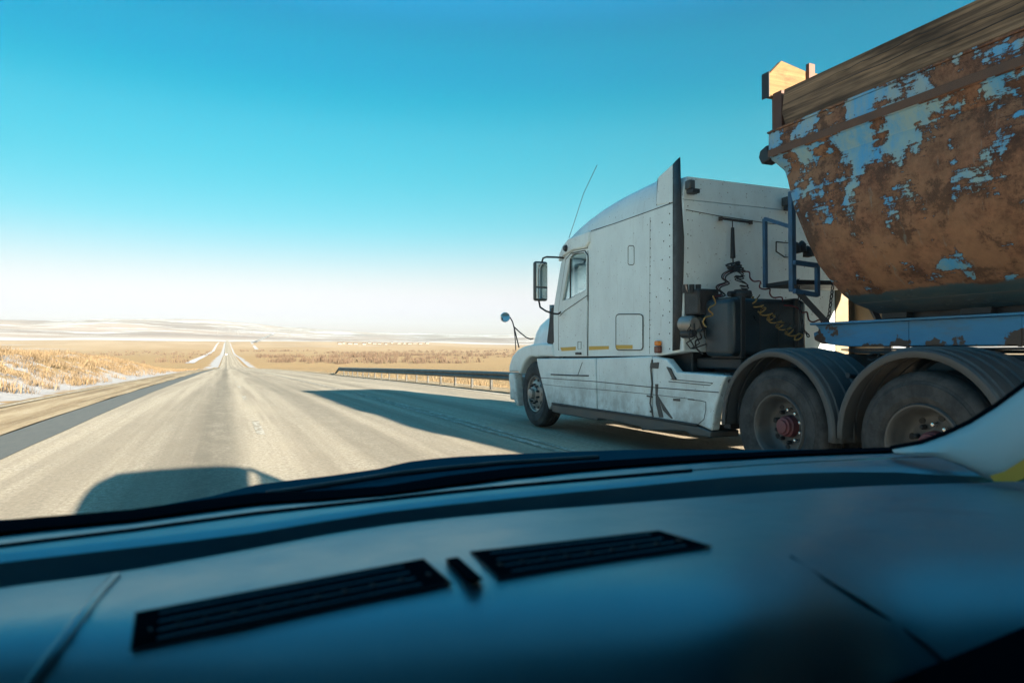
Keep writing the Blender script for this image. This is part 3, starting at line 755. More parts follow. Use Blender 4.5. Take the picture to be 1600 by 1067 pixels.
# front wheel housings: fender, inner arch, bumper side
YA, ZA = 10.03, .53
fen = [(864, 557), (861.5, 537.5), (846, 536), (830, 538), (817, 541.5), (808, 546.5), (800, 556), (795.5, 570), (794.5, 581)]
fo = pp(fen, XS-.03)
arc = []
for k in range(11):
    t = R(8+k*15.3); arc.append((YA+.62*math.cos(t), ZA+.60*math.sin(t)))
arc = [(max(a, fo[0][0]+.02) if i < 0 else a, b) for i, (a, b) in enumerate(arc)]
lowf = [(fo[-1][0], fo[-1][1]), (YA+.66, ZA+.30)]
poly = fo + [(YA+.63, ZA+.34)] + [(YA+.60*math.cos(R(t)), ZA+.60*math.sin(R(t))) for t in range(30, 108, 6)] + [(YA-.22, fo[0][1])]
for x0, x1, s_ in ((XS-.03, XS+.62, 1), (XO-.62, XO+.03, -1)):
    MB().prism(poly, x0, x1).build('front_fender', WHITE, truck, bevel=.035, seg=4)
bs = pp([(796, 583), (796, 592), (798, 606), (803, 622), (808, 634), (811, 634), (807, 610), (804.5, 583)], XS-.0)
MB().prism(bs, XS-.02, XS+.14).prism(bs, XO-.14, XO+.02).box((XS+.10, 11.12, .36), (XO-.10, 11.3, .78)).build('front_bumper', WHITE, truck, bevel=.03, seg=3)
# hood mirror on its stalks, antenna
mp = P(790, 495.5, x=XS+.05); mp2 = Vector(mp)
hm_ = MB().lathe([(0, .0), (0, .085), (.03, .09), (.07, .06), (.085, 0)], (mp.x, mp.y, mp.z), 28, 1).build('hood_mirror', CHROME, truck, smooth=60)
MB().lathe([(-.004, 0), (-.004, .078)], (mp.x, mp.y, mp.z), 28, 1).build('mirror_glass', MIRROR, hm_)
st = MB().tube([P(797, 496, x=XS+.06), P(801, 503, x=XS+.08), P(804, 515, x=XS+.1), P(811, 543, x=XS+.12)], .011).tube([P(803, 510, x=XS+.1), P(805, 530, x=XS+.1), P(806, 548, x=XS+.1)], .009)
st.tube([P(803.5, 511, x=XS+.1), P(812, 519, x=XS+.25), P(822, 527, x=XS+.42), P(829, 530, x=XS+.5), P(833, 529, x=XS+.56)], .011)
st.build('mirror_stalk', BLACK, truck, smooth=60)
seam([P(889, 372, x=XS+.1), P(898, 345, x=XS+.1), P(912, 302, x=XS+.05), P(933, 258, x=XS)], .0045, DARKM, 'antenna')
# side skirt -------------------------------------------------------------------
SK = XS-.03
def KP(pts): return pp(pts, SK)
s1 = KP([(838, 560), (930, 559.5), (932, 640), (864, 630.5), (857.5, 640), (852, 618), (847, 600), (843, 584), (840, 572)])
s2 = KP([(931.5, 559.5), (1018, 556.5), (1018, 652.5), (933.5, 640)])
s3 = KP([(1019.5, 556.8), (1042, 561), (1057, 580.5), (1135, 587), (1130, 597), (1125.5, 611), (1118, 636), (1112.5, 673), (1092, 664.5), (1019.5, 652.7)])
for s_ in (s1, s2, s3):
    MB().prism(s_, SK, SK+.10).build('side_skirt', WHITE, truck, bevel=.018, seg=3)
    MB().prism(s_, XO-.07, XO+.03).build('side_skirt', CREAM, truck, bevel=.018, seg=3)  # far skirts: sunlit tone put into the colour, dull cream instead of white
# step ledge on top of the rear skirt, running board under it
a, b = S(1057, 581), S(1134, 587.5)
MB().prism([(a.y, a.z), (b.y+.03, b.z+.0), (b.y+.03, b.z-.03), (a.y, a.z-.03)], SK+.10, SK+.55).build('deck_plate', WHITE, truck, bevel=.008)
rb = KP([(862, 632), (864, 643), (874, 646), (935, 657), (936, 654), (960, 657.5), (1003, 667), (1004, 672), (1040, 672.5), (1073, 674), (1080, 679), (1112, 684), (1112.5, 674), (1092, 666), (1018, 653), (933, 641)])
MB().prism(rb, SK-.015, SK+.35).build('running_board', GALV, truck, bevel=.014, seg=3)
tr = KP([(864, 628.5), (932, 638.5), (1018, 651), (1092, 662.5), (1092, 665.5), (1018, 654.3), (932, 641.5), (864, 631.5)])
MB().prism(tr, SK-.028, SK-.001).build('step_strip', DARKM, truck, bevel=.006)
def K(px, py, o=.001): return P(px, py, x=SK-o)
def kline(pts, r=.0045, mat=BLACK, name='panel_seam'): return seam([K(*p) for p in pts], r, mat, name)
kline([(843, 590), (930, 596), (1018, 605), (1123, 613)], .005, DARKM)
kline([(846, 600), (880, 604), (931, 608), (1018, 616), (1085, 624)], .003, DARKM)
kline([(861, 585), (895, 586.5), (920, 587)], .010, DARKM, 'dent_crease'); kline([(910, 566), (903, 586)], .005, DARKM, 'dent_crease')
kline([(1045, 596), (1109, 602), (1114, 598.5), (1048, 592.5)], .004, DARKM)
kline([(1019, 562), (1017, 578), (1019, 600), (1016, 630), (1021, 651)], .010, STAIN, 'dark_crack')
kline([(1075, 624), (1095, 626), (1103, 628), (1103, 640), (1100, 655), (1092, 662)], .004, DARKM)
for poly in ([(1017, 567), (1030, 566), (1029, 576), (1016, 575)], [(1011, 617), (1020, 619), (1020, 621.5), (1011, 619.5)], [(1052.5, 622.5), (1063, 623), (1063, 627), (1052.5, 626)], [(1016, 641), (1020, 642), (1020, 645), (1016, 644)]):
    MB().prism(KP(poly), SK-.006, SK-.001).build('patch_plate', STAIN, truck)
MB().prism(KP([(1024, 600), (1029, 600), (1028, 616), (1033, 634), (1037, 652), (1030, 652), (1025, 630)]), SK-.003, SK-.001).build('oil_streak', STAIN, truck)
MB().prism(KP([(1028, 617), (1036, 630), (1052, 654), (1049, 654), (1036, 641)]), SK-.003, SK-.001).build('oil_streak', STAIN, truck)
MB().prism(KP([(1043, 573), (1049, 575), (1054, 586), (1058, 592), (1053, 594), (1049, 585)]), SK-.02, SK+.001).build('dent_crease', STAIN, truck, bevel=.004)
seam([K(1121, 640, -.15), K(1122, 660, -.15), K(1122, 672, -.12), K(1118, 678, -.12), K(1114, 676, -.12)], .012, BLACK, 'tow_hook')
MB().box((SK+.08, K(1126, 650).y-.05, .42), (SK+.2, K(1126, 650).y+.06, .98)).build('mud_bracket', BLACK, truck, bevel=.01)

MB().box((4.75, 6.20, .72), (6.95, 9.35, 1.25)).build('underbody', DARKM, truck, bevel=.02)
# wheels ------------------------------------------------------------------------
def tyre_prof(w, ro, ri):
    return [(0.03, ri), (.012, ri+.03), (.004, ri+.045), (.001, ri+.05), (.0, ri+.06), (0, (ro+ri)/2), (-.002, ro-.10), (-.002, ro-.092), (.003, ro-.088), (.006, ro-.07), (.010, ro-.066), (.010, ro-.058), (.022, ro-.025), (.045, ro-.004), (w*.26, ro), (w*.27, ro-.012), (w*.30, ro-.012), (w*.31, ro),
            (w*.49, ro+.002), (w*.495, ro-.012), (w*.52, ro-.012), (w*.525, ro+.002), (w*.70, ro), (w*.71, ro-.012), (w*.74, ro-.012), (w*.75, ro), (w-.045, ro-.004), (w-.022, ro-.025), (w-.006, ro-.07), (w, (ro+ri)/2), (w-.012, ri+.03), (w-.03, ri)]
def mirrorx(prof, s): return [(a*s, r) for a, r in prof]
def wheel(x, y, z, ro, s, root, kindw, w=.28):
    """s = +1: outer face at x looking to -X; s = -1 the other side of the truck"""
    t = MB().lathe(mirrorx(tyre_prof(w, ro, .29), s), (x, y, z), 64).build('wheel', TYRE, root, smooth=40)
    if kindw == 'front':
        p = [(.030, .295), (.012, .287), (.018, .272), (.05, .262), (.055, .24), (.028, .205), (.02, .13), (-.005, .12), (-.02, .085), (-.075, .08), (-.085, .055), (-.085, 0)]
        MB().lathe(mirrorx(p, s), (x, y, z), 48).build('rim', ALLOY, t, smooth=35)
        for k in range(10):
            a = 2*math.pi*k/10; MB().lathe(mirrorx([(.016, 0), (.016, .026), (.05, .028)], s), (x+.016*s, y+.222*math.cos(a), z+.222*math.sin(a)), 14).build('hand_hole', BLACK, t)
        for k in range(10):
            a = 2*math.pi*(k+.5)/10; MB().lathe(mirrorx([(-.03, 0), (-.03, .014), (.02, .017)], s), (x+.0*s, y+.150*math.cos(a), z+.150*math.sin(a)), 6).build('lug_nut', DARKM, t)
        return t
    if kindw == 'inner': return t
    p = [(.028, .30), (.006, .288), (.010, .276), (.03, .262), (.07, .255), (.13, .240), (.165, .215), (.175, .19), (.165, .12), (.165, .09)]
    MB().lathe(mirrorx(p, s), (x, y, z), 56).build('rim', DRIM, t, smooth=35)
    for k in range(8):
        a = 2*math.pi*k/8+.2; MB().lathe(mirrorx([(-.004, 0), (-.004, .024), (.02, .026)], s), (x+.170*s, y+.196*math.cos(a), z+.196*math.sin(a)), 14).build('hand_hole', BLACK, t)
    MB().lathe(mirrorx([(.165, .10), (.11, .094), (.10, .082), (.075, .078), (.07, .06), (.055, .055), (.05, 0)], s), (x, y, z), 24).build('hub', PINK, t, smooth=30)
    for k in range(8):
        a = 2*math.pi*k/8; MB().lathe(mirrorx([(.028, 0), (.03, .008), (.05, .009)], s), (x+.045*s, y+.068*math.cos(a), z+.068*math.sin(a)), 6).build('hub_bolt', PINK, t)
    for k in range(10):
        a = 2*math.pi*k/10+.3; cap = k in (0, 1, 8, 9) or k == 2
        MB().lathe(mirrorx([(-.045, 0), (-.042, .012), (-.035, .017), (.0, .019)], s), (x+.165*s, y-.145*math.cos(a), z+.145*math.sin(a)), 12).build('lug_nut', CHROME if cap else DARKM, t, smooth=40)
    return t
wheel(XS+.0, YA, ZA, .525, 1, truck, 'front', .30); wheel(XO-.0, YA, ZA, .525, -1, truck, 'front', .30)
MB().tube([(XS+.25, YA, ZA), (XO-.25, YA, ZA)], .06).build('front_axle', DARKM, truck)
Y1, Y2, XW = 4.69, 3.33, 4.50
for y in (Y1, Y2):
    wheel(XW, y, .525, .525, 1, truck, 'drive'); wheel(XW+.33, y, .525, .525, 1, truck, 'inner')
    wheel(2*XC-XW, y, .525, .525, -1, truck, 'drive'); wheel(2*XC-XW-.33, y, .525, .525, -1, truck, 'inner')
    MB().tube([(XW+.2, y, .525), (2*XC-XW-.2, y, .525)], .09).lathe([(-.25, 0), (-.2, .15), (0, .2), (.2, .15), (.25, 0)], (XC, y, .525), 20).build('drive_axle', DARKM, truck, smooth=50)
for y, a0, a1 in ((Y1, -4, 186), (Y2, -2, 184)):
    for sgn, xo in ((1, XW-.05), (-1, 2*XC-XW+.05)):
        rows = []
        for k in range(33):
            t = R(a0+(a1-a0)*k/32); row = []
            for (dx, r) in ((.0, .615), (0, .66), (.012, .672), (.05, .676), (.055, .690), (.075, .690), (.08, .678), (.19, .680), (.195, .694), (.215, .694), (.22, .680), (.33, .680), (.335, .694), (.355, .694), (.36, .680), (.47, .680), (.475, .694), (.495, .694), (.50, .680), (.63, .676), (.64, .64)):
                row.append((xo+sgn*dx, y+r*math.cos(t), .53+r*math.sin(t)))
            rows.append(row)
        MB().loft(rows).build('mudguard', GREYF, truck, smooth=35, solid=.006)
for y in (5.42, 4.02, 2.6): MB().tube([(XW+.1, y, 1.0 if y < 5 else .9), (5.45, y, .9)], .022).build('mudguard_arm', DARKM, truck)
# fifth wheel
MB().prism([(3.0, 1.02), (3.15, 1.16), (4.75, 1.17), (4.9, 1.10), (4.9, 1.04)], 5.35, 6.35).box((5.4, 3.4, .92), (6.3, 4.5, 1.03)).build('fifth_wheel', DARKM, truck, bevel=.015)
MB().prism([(3.1, 1.035), (4.1, 1.035), (4.3, .96), (3.0, .93), (2.4, 1.0)], 5.1, 5.34).build('fifth_wheel_ramp', DARKM, truck, bevel=.01)
seam([P(1356, 556, x=5.1), P(1368, 551, x=5.1), P(1374, 553, x=5.1), P(1372, 560, x=5.1), P(1362, 564, x=5.1), P(1356, 561, x=5.1)], .010, BLACK, 'release_handle')
# hoses ---------------------------------------------------------------------------
def coil(p0, p1, sag, r, turns, th, mat, name='air_hose', flat=.7, rr=None):
    pts = []; n_ = int(turns*10); p0 = Vector(p0); p1 = Vector(p1)
    for i in range(n_+1):
        t = i/n_; c = p0.lerp(p1, t) - Vector((0, 0, sag*4*t*(1-t))); a = t*turns*2*math.pi; q = r*(rr(t) if rr else 1)
        d = (p1-p0).normalized(); u = d.cross(Vector((0, 1, 0))).normalized(); v_ = Vector((0, 1, 0))
        pts.append(c + u*(q*math.cos(a)) + v_*(q*flat*math.sin(a)) + d*(q*.5*math.sin(a*.5+1)))
    return MB().tube(pts, th, 5).build(name, mat, truck, smooth=80)
hp = P(1146, 414, y=YB-.2)
def T(px, py, y): return P(px, py, y=y)
def smooth_path(ps, n_=5):
    ps = [Vector(p) for p in ps]; out_ = []
    for i in range(len(ps)-1):
        a, b, c, d = ps[max(i-1, 0)], ps[i], ps[i+1], ps[min(i+2, len(ps)-1)]
        for k in range(n_):
            t = k/n_; out_.append(.5*((2*b)+(c-a)*t+(2*a-5*b+4*c-d)*t*t+(3*b-a-3*c+d)*t**3))
    return out_+[ps[-1]]
def hose(px_, ya, yb, th, mat):
    m_ = len(px_); pts = smooth_path([T(a, b, ya+(yb-ya)*(i/(m_-1)) + .03*(i % 2)) for i, (a, b) in enumerate(px_)])
    MB().tube(pts, th, 6).build('air_hose', mat, truck, smooth=80)
wa = [(1146, 420), (1131, 427), (1128, 434), (1134, 440.5), (1122, 445.5), (1119.5, 450.6), (1127.5, 459), (1114, 462.4), (1118, 474), (1107, 482.7), (1114, 492), (1102, 496), (1099, 504.6), (1104, 511), (1094, 518), (1096, 528), (1087, 533), (1089, 545), (1099, 553)]
hose(wa[:9], 5.85, 5.75, .008, BLACK); hose([(a+5.5, b+2.5) for a, b in wa[:8]], 5.83, 5.7, .008, BLACK); hose([(a+2.5, b+1) for a, b in wa[:8]], 5.86, 5.75, .006, RHOSE)
hose(wa[7:14], 5.42, 5.42, .0075, YHOSE); hose(wa[10:], 5.85, 5.85, .009, BLACK)
hose([(1158, 425), (1170.5, 425), (1172, 434), (1178, 439.6), (1188, 439.6), (1187, 449), (1195, 452), (1203, 451.5), (1203, 459), (1208.5, 465), (1222, 465), (1223, 476), (1235, 477.6), (1246, 481), (1254, 488.6), (1261, 487.7), (1264, 499.5), (1271, 503), (1281, 499.5), (1284, 504.6)], 5.85, 5.15, .008, RHOSE)
coil(hp, hp+Vector((.01, -.04, -.06)), 0, .09, 4, .010, BLACK, flat=.5); coil(hp+Vector((0, -.03, .02)), hp+Vector((.02, -.03, -.05)), 0, .055, 3, .010, DARKM, flat=.5)
coil(hp, T(1172, 466, 5.55), .0, .05, 7, .0065, DARKM); coil(hp, T(1160, 445, 5.8), -.02, .06, 4, .0065, BLACK)
coil(T(1172, 466, 5.50), T(1250, 528, 5.2), .03, .042, 11, .008, YHOSE, flat=1); coil(T(1180, 462, 5.50), T(1240, 515, 5.2), .03, .05, 5, .0065, BLACK)
rnd = random.Random(3)
for k in range(4):
    x0 = 1072+rnd.random()*25; pts = [T(x0+rnd.uniform(-6, 8)*j*.5, 500+j*9, YB-.15-rnd.random()*.1) for j in range(6)]
    MB().tube(pts, .007, 5).build('cable', BLACK, truck, smooth=80)
def chain(pts, name, root):
    m = MB(); L = .05; out_ = []; d = 0
    for a, b in zip(pts, pts[1:]):
        a, b = Vector(a), Vector(b); n_ = max(1, int((b-a).length/L*1.25))
        out_ += [(a.lerp(b, i/n_), (b-a).normalized()) for i in range(n_)]
    for i, (c, d) in enumerate(out_):
        u = d.cross(Vector((0, 1, 0)) if i % 2 else Vector((1, 0, 0))).normalized()
        ring = [c + d*(L*.5*math.cos(t*math.pi/4)) + u*(L*.28*math.sin(t*math.pi/4)) for t in range(9)]
        m.tube(ring, .006, 5, False)
    return m.build(name, DARKM, root, smooth=80)
chain([T(1247, 440, 5.3), T(1250, 480, 5.25), T(1255, 515, 5.2), T(1266, 528, 5.2)], 'safety_chain', truck)

# ================================================================== dump trailer
XT = 4.50; XT2 = 2*XC-XT
trailer = thing('dump_trailer', 'rusty dump trailer with flaking light blue paint, wooden plank rim, behind the white truck', 'trailer', (XC, 1, 0))
YR = -5.2
pkr = plain('rusty_lip', (.12, .07, .05), .8, 0, .6, 9)
xs_z = [(3.14, 0), (2.92, 0), (2.80, .075), (2.74, .06), (2.45, .085), (2.15, .16), (1.95, .28), (1.80, .42), (1.69, .56), (1.62, .66), (1.535, .86)]
yf_z = [(3.14, 4.73), (2.92, 4.73), (2.8, 4.64), (2.74, 4.6), (2.45, 4.54), (2.15, 4.46), (1.95, 4.46), (1.8, 4.45), (1.69, 4.45), (1.62, 4.42), (1.535, 4.34)]
def tub(ya_, inset=0):
    return [(XT+d+inset, z) for z, d in xs_z]
def section(ys_):
    l = [(XT+d, ys_(i), z) for i, (z, d) in enumerate(xs_z)]
    return l + [(2*XC-a, b, c) for a, b, c in l[::-1]]
nseg = 26; rows = []
for k in range(nseg+1):
    t = k/nseg
    rows.append([(x, yy*(1-t)+YR*t, z) for (x, yy, z) in section(lambda i: yf_z[i][1])])
# dent the flanks a little
for k, r in enumerate(rows):
    for i, (x, y, z) in enumerate(r):
        if 3 < i < 9 or 12 < i < 18:
            s_ = 1 if x < XC else -1; r[i] = (x + s_*.02*noise.noise(Vector((y*1.3, z*2, 1))), y, z)
tm = MB().loft(rows)
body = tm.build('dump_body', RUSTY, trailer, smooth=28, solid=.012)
fr = section(lambda i: yf_z[i][1]-.0); MB().add(fr, [tuple(range(len(fr)))]).build('front_wall', RUSTY, trailer, solid=.01)
rr_ = section(lambda i: YR); MB().add(rr_, [tuple(range(len(rr_)))]).build('tailgate', RUSTY, trailer, solid=.01)
load = [(XT+.1, 4.6, 2.9), (XT2-.1, 4.6, 2.9), (XT2-.1, YR+.1, 2.9), (XT+.1, YR+.1, 2.9)]
# rim rail over the sheet
for x0, x1 in ((XT-.022, XT-.001), (XT2+.001, XT2+.022)):
    MB().prism([(YR, 2.925), (4.74, 2.925), (4.74, 3.145), (YR, 3.145)], x0, x1).build('rim_rail', RAILP, trailer, bevel=.008, seg=2)
for x0, x1 in ((XT-.03, XT+.16), (XT2-.16, XT2+.03)):
    MB().box((x0, YR, 3.146), (x1, 4.75, 3.165)).build('rim_flange', RAILP, trailer, bevel=.004)
MB().box((XT+.1, 4.63, 3.0), (XT2-.1, 4.75, 3.145)).build('front_rim', RAILP, trailer, bevel=.01)
for x0, x1 in ((XT-.030, XT-.0225), (XT2+.0225, XT2+.030)):
    MB().prism([(YR, 2.93), (4.74, 2.93), (4.74, 2.995), (YR, 2.995)], x0, x1).build('rim_lip', pkr, trailer, bevel=.003)
for s_ in (1, -1):
    x = XT+.655 if s_ > 0 else XT2-.655
    MB().tube([(x, 4.42, 1.618), (x, YR, 1.618)], .005, 6).build('weld_seam', GALV, trailer, smooth=80)
# corner block, stake pockets
a = P(1195, 215, x=XT-.06); 
MB().prism([(4.75, 3.05), (4.84, 3.02), (4.86, 2.96), (4.82, 2.89), (4.72, 2.91)], XT-.03, XT+.10).build('corner_hinge', DARKM, trailer, bevel=.012)
pk = plain('rusty_stake', (.10, .055, .045), .8, 0, .4, 12)
MB().box((XT-.0, 4.60, 3.17), (XT+.05, 4.71, 3.50)).build('stake', pk, trailer, bevel=.006)
MB().prism([(XT+.03, 3.165), (XT+.2, 3.165), (XT+.03, 3.42)], 4.57, 4.595, 1).build('stake_gusset', pk, trailer)
# long side plank and the front board
pl_ = [(4.54, 3.17), (4.58, 3.28), (4.55, 3.48), (1.50, 3.46), (1.50, 3.17)]
MB().prism(pl_, XT-.02, XT+.035).build('side_plank', WOOD, trailer, bevel=.006)
MB().prism([(1.46, 3.17), (1.46, 3.49), (-3, 3.48), (-3, 3.17)], XT-.02, XT+.035).build('side_plank', WOOD, trailer, bevel=.006)
MB().prism([(4.6, 3.17), (4.6, 3.50), (-3, 3.50), (-3, 3.17)], XT2-.035, XT2+.02).build('side_plank', WOOD, trailer, bevel=.006)
for zc_, y0_, y1_ in ((3.33, 4.5, 2.2), (3.26, 3.9, 1.7), (3.41, 4.2, 2.9)):
    MB().tube([(XT-.0205, y0_+(y1_-y0_)*k/24, zc_+.016*noise.noise(Vector((k*.35, zc_*9, 0)))) for k in range(25)], [.0005+.003*math.sin(math.pi*k/24) for k in range(25)], 5).build('plank_crack', BLACK, trailer)
for y in (1.95, -1.2): 
    st_ = MB().box((XT-.045, y-.06, 3.10), (XT-.021, y+.06, 3.62)).build('plank_stake', DARKM, trailer, bevel=.004)
    MB().lathe([(-.012, 0), (-.01, .02), (0, .022)], (XT-.046, y, 3.36), 10).build('bolt_head', CHROME, st_)
fb = [(XT+.06, 3.09), (XT+.06, 3.50), (XT-.03, 3.50), (XT-.03, 3.69), (XT+.13, 3.85), (XT+.42, 3.80), (XT2-.42, 3.80), (XT2-.1, 3.86), (XT2+.10, 3.70), (XT2+.10, 3.50), (XT2-.06, 3.50), (XT2-.06, 3.09)]
MB().prism([(a, b-.02) for a, b in fb], 4.73, 4.78, 1).build('front_board', WOODL, trailer, bevel=.004)
MB().box((XT-.038, 4.71, 3.47), (XT-.031, 4.80, 3.70)).build('board_edge_strip', DARKM, trailer)
for x in (XT+.42, XT2-.42): MB().box((x, 4.69, 3.15), (x+.07, 4.728, 3.84)).build('board_strap', pk, trailer)
# frame beams and bolsters
for x0, x1 in ((5.40, 5.52), (6.18, 6.30)):
    bp = [(5.10, 1.455), (YR-.6, 1.455), (YR-.6, 1.22), (4.72, 1.24), (5.02, 1.27), (5.11, 1.31), (5.12, 1.38), (5.06, 1.40), (5.06, 1.43)]
    MB().prism(bp, x0, x1).build('frame_beam', BEAM, trailer, bevel=.006)
    MB().box((x0-.05, YR-.6, 1.456), (x1+.02, 5.12, 1.476)).build('beam_flange', BEAM, trailer, bevel=.004)
    MB().box((x0-.05, YR-.6, 1.205), (x1+.02, 4.75, 1.219)).build('beam_flange', DARKM, trailer, bevel=.004)
for y in (4.1, 3.2, 2.3, 1.2, 0, -1.5, -3): MB().box((5.395, y-.012, 1.222), (5.41, y+.012, 1.454)).build('web_stiffener', BEAM, trailer)
for y in (4.2, 3.5, 2.5, 1.3, .1): MB().box((5.36, y-.12, 1.478), (6.34, y+.12, 1.56)).build('bolster', DARKM, trailer, bevel=.008)
MB().box((5.44, YR, 1.478), (6.26, 4.15, 1.53)).build('sub_frame', DARKM, trailer)
MB().box((5.53, 4.75, 1.25), (6.17, 4.95, 1.45)).build('cross_member', BEAM, trailer, bevel=.01)
MB().prism([(3.35, 1.2), (4.6, 1.2), (4.4, 1.175), (3.4, 1.175)], 5.2, 6.5).build('coupling_plate', DARKM, trailer)
# blue ladder platform at the trailer nose
def D(px, py, y): return P(px, py, y=y)
pf = MB()
z0_ = D(1196, 442, 5.55).z
A1, A2, A3 = D(1196, 443, 5.62), D(1236, 448, 5.22), D(1298, 442, 5.10)
x1_, x2_ = A1.x, A3.x
pf.prism([(A1.x, 5.62), (A2.x, 5.20), (A3.x+.55, 5.0), (A3.x+.55, 5.6)], z0_-.045, z0_, 2)
pf.build('platform', DARKM, trailer, bevel=.006)
ps = D(1236, 300, 5.22); pe = D(1234, 456, 5.22)
MB().bar((A2.x, 5.2, ps.z), (A2.x, 5.2, pe.z), .055).build('platform_post', RAILBLUE, trailer, bevel=.006)
rl = MB().bar((A1.x, 5.62, z0_-.04), (A1.x, 5.62, D(1196, 342, 5.62).z), .04).bar((A1.x, 5.62, D(1196, 342, 5.62).z), (A2.x, 5.2, D(1234, 355, 5.2).z), .035)
rl.build('hand_rail', RAILBLUE, trailer, bevel=.004)
b1, b2 = D(1241, 410, 5.15), D(1277, 415, 5.12)
st2 = MB().bar((b1.x, 5.15, b1.z), (b2.x, 5.12, b2.z), .045).bar((b2.x, 5.12, b2.z+.02), (b2.x, 5.12, D(1277, 463, 5.12).z), .04).bar((b2.x, 5.12, D(1277, 461, 5.12).z), (A2.x-.03, 5.15, D(1235, 454, 5.12).z), .045)
st2.build('platform_step', RAILBLUE, trailer, bevel=.004)
MB().bar((A2.x, 5.2, pe.z+.06), (5.46, 5.0, 1.47), .05).bar((A3.x+.4, 5.1, z0_-.04), (6.2, 5.0, 1.47), .05).build('platform_brace', DARKM, trailer)
for i in range(4):
    q = D(1244+i*9, 388+i*3-(i % 2)*5, 5.5); MB().lathe([(-.06, 0), (-.05, .05), (.03, .045), (.06, .02), (.07, 0)], q, 12, 2).build('valve_block', BLACK, trailer, smooth=50)
chain([D(1301, 450, 5.0), D(1296, 490, 5.0), D(1290, 508, 5.05)], 'safety_chain', trailer)
# rear axles of the trailer
for y in (-2.2, -3.5):
    for s_, x in ((1, XT+.02), (-1, XT2-.02)):
        wheel(x, y, .525, .525, s_, trailer, 'inner'); 
    MB().tube([(XT+.2, y, .525), (XT2-.2, y, .525)], .08).build('axle', DARKM, trailer)
MB().box((5.42, -4.2, .8), (6.28, -1.6, 1.2)).build('bogie', DARKM, trailer, bevel=.02)

# ================================================================== the car the picture is taken from
car = thing('passenger_car', 'dark foreground car seen from inside, with teal grey dashboard and long defroster grilles', 'car', (.48, 0, 0))
def curve(pts):
    pts = [(p[0], p[1]) for p in pts]
    return lambda x: herm(pts, x)
XSN = [-260, -130, 0, 60, 120, 206, 300, 400, 500, 600, 700, 800, 900, 967, 1040, 1082, 1140, 1200, 1260, 1320, 1400, 1480, 1560, 1640, 1760, 1900]
G0 = curve([(-260, 858), (0, 816), (206, 798), (400, 772), (567, 765), (750, 738), (967, 720), (1200, 707), (1400, 700), (1640, 690), (1900, 686)])   # top of gasket
G1 = curve([(-260, 874), (0, 832), (206, 812), (400, 786), (567, 776), (800, 745), (967, 729), (1200, 713), (1400, 705), (1640, 697), (1900, 692)])
SL = curve([(-260, 890), (0, 853), (206, 828), (400, 802), (567, 784), (750, 764), (967, 745), (1200, 726), (1400, 716), (1640, 708), (1900, 702)])
R0 = curve([(-260, 902), (0, 868), (206, 845), (400, 822), (567, 797), (750, 776), (967, 756), (1200, 735), (1400, 731), (1530, 741), (1640, 738), (1900, 730)])
R1 = curve([(-260, 918), (0, 886), (206, 862), (400, 838), (567, 809), (750, 788), (967, 766), (1200, 745), (1400, 742), (1530, 748), (1640, 745), (1900, 736)])
R2 = curve([(-260, 960), (0, 918), (172, 896), (400, 856), (567, 825), (750, 804), (942, 789), (1200, 769), (1340, 760), (1600, 752), (1900, 744)])
zA, zR = HC-.150, HC-.146
def row(f, z): return [P(x, f(x), z=z) for x in XSN]
rows = [row(lambda x: G0(x)-3, zA-.012), row(G1, zA-.004), row(lambda x: SL(x)-1.5, zR-.001)]
r3 = row(lambda x: R0(x)-4, zR); r3b = row(R0, zR-.0008); r3c = row(lambda x: (R0(x)*.4+R1(x)*.6), zR-.0035)
# the step drops straight down behind the ridge
def at_y(f, ref, dz):
    out_ = []
    for x, q in zip(XSN, ref):
        d = ray(x, f(x)); t = math.hypot(q.x, q.y)/math.hypot(d.x, d.y); out_.append(Vector((0, 0, HC))+d*t)
    return out_
r4 = row(R2, HC-.153); DZ = Vector((0, 0, .05))
back = MB().loft([row(SL, zR-.0), r3, r3b, r3c, [p-DZ for p in r3c], [p-DZ for p in r4], [p-DZ*.06+(q-p)*.02 for p, q in zip(r4, r3c)]]).build('dash_ridge', DASH, car, smooth=60)
MB().loft(rows[1:]).build('defroster_strip', DASH, car, smooth=60)
XSS = [x for x in XSN if x < 1083]
MB().loft([[P(x, SL(x)-2.6, z=zR+.0006) for x in XSS], [P(x, SL(x)+1.6, z=zR+.0006) for x in XSS]]).build('defroster_slot', GASKET, car, solid=.0008)
MB().loft([row(lambda x: G0(x)-1, zA-.002), row(lambda x: G1(x)-1, zA+.002), row(lambda x: G1(x)+1.5, zA-.006)]).build('windscreen_gasket', GASKET, car, smooth=60, solid=.002)
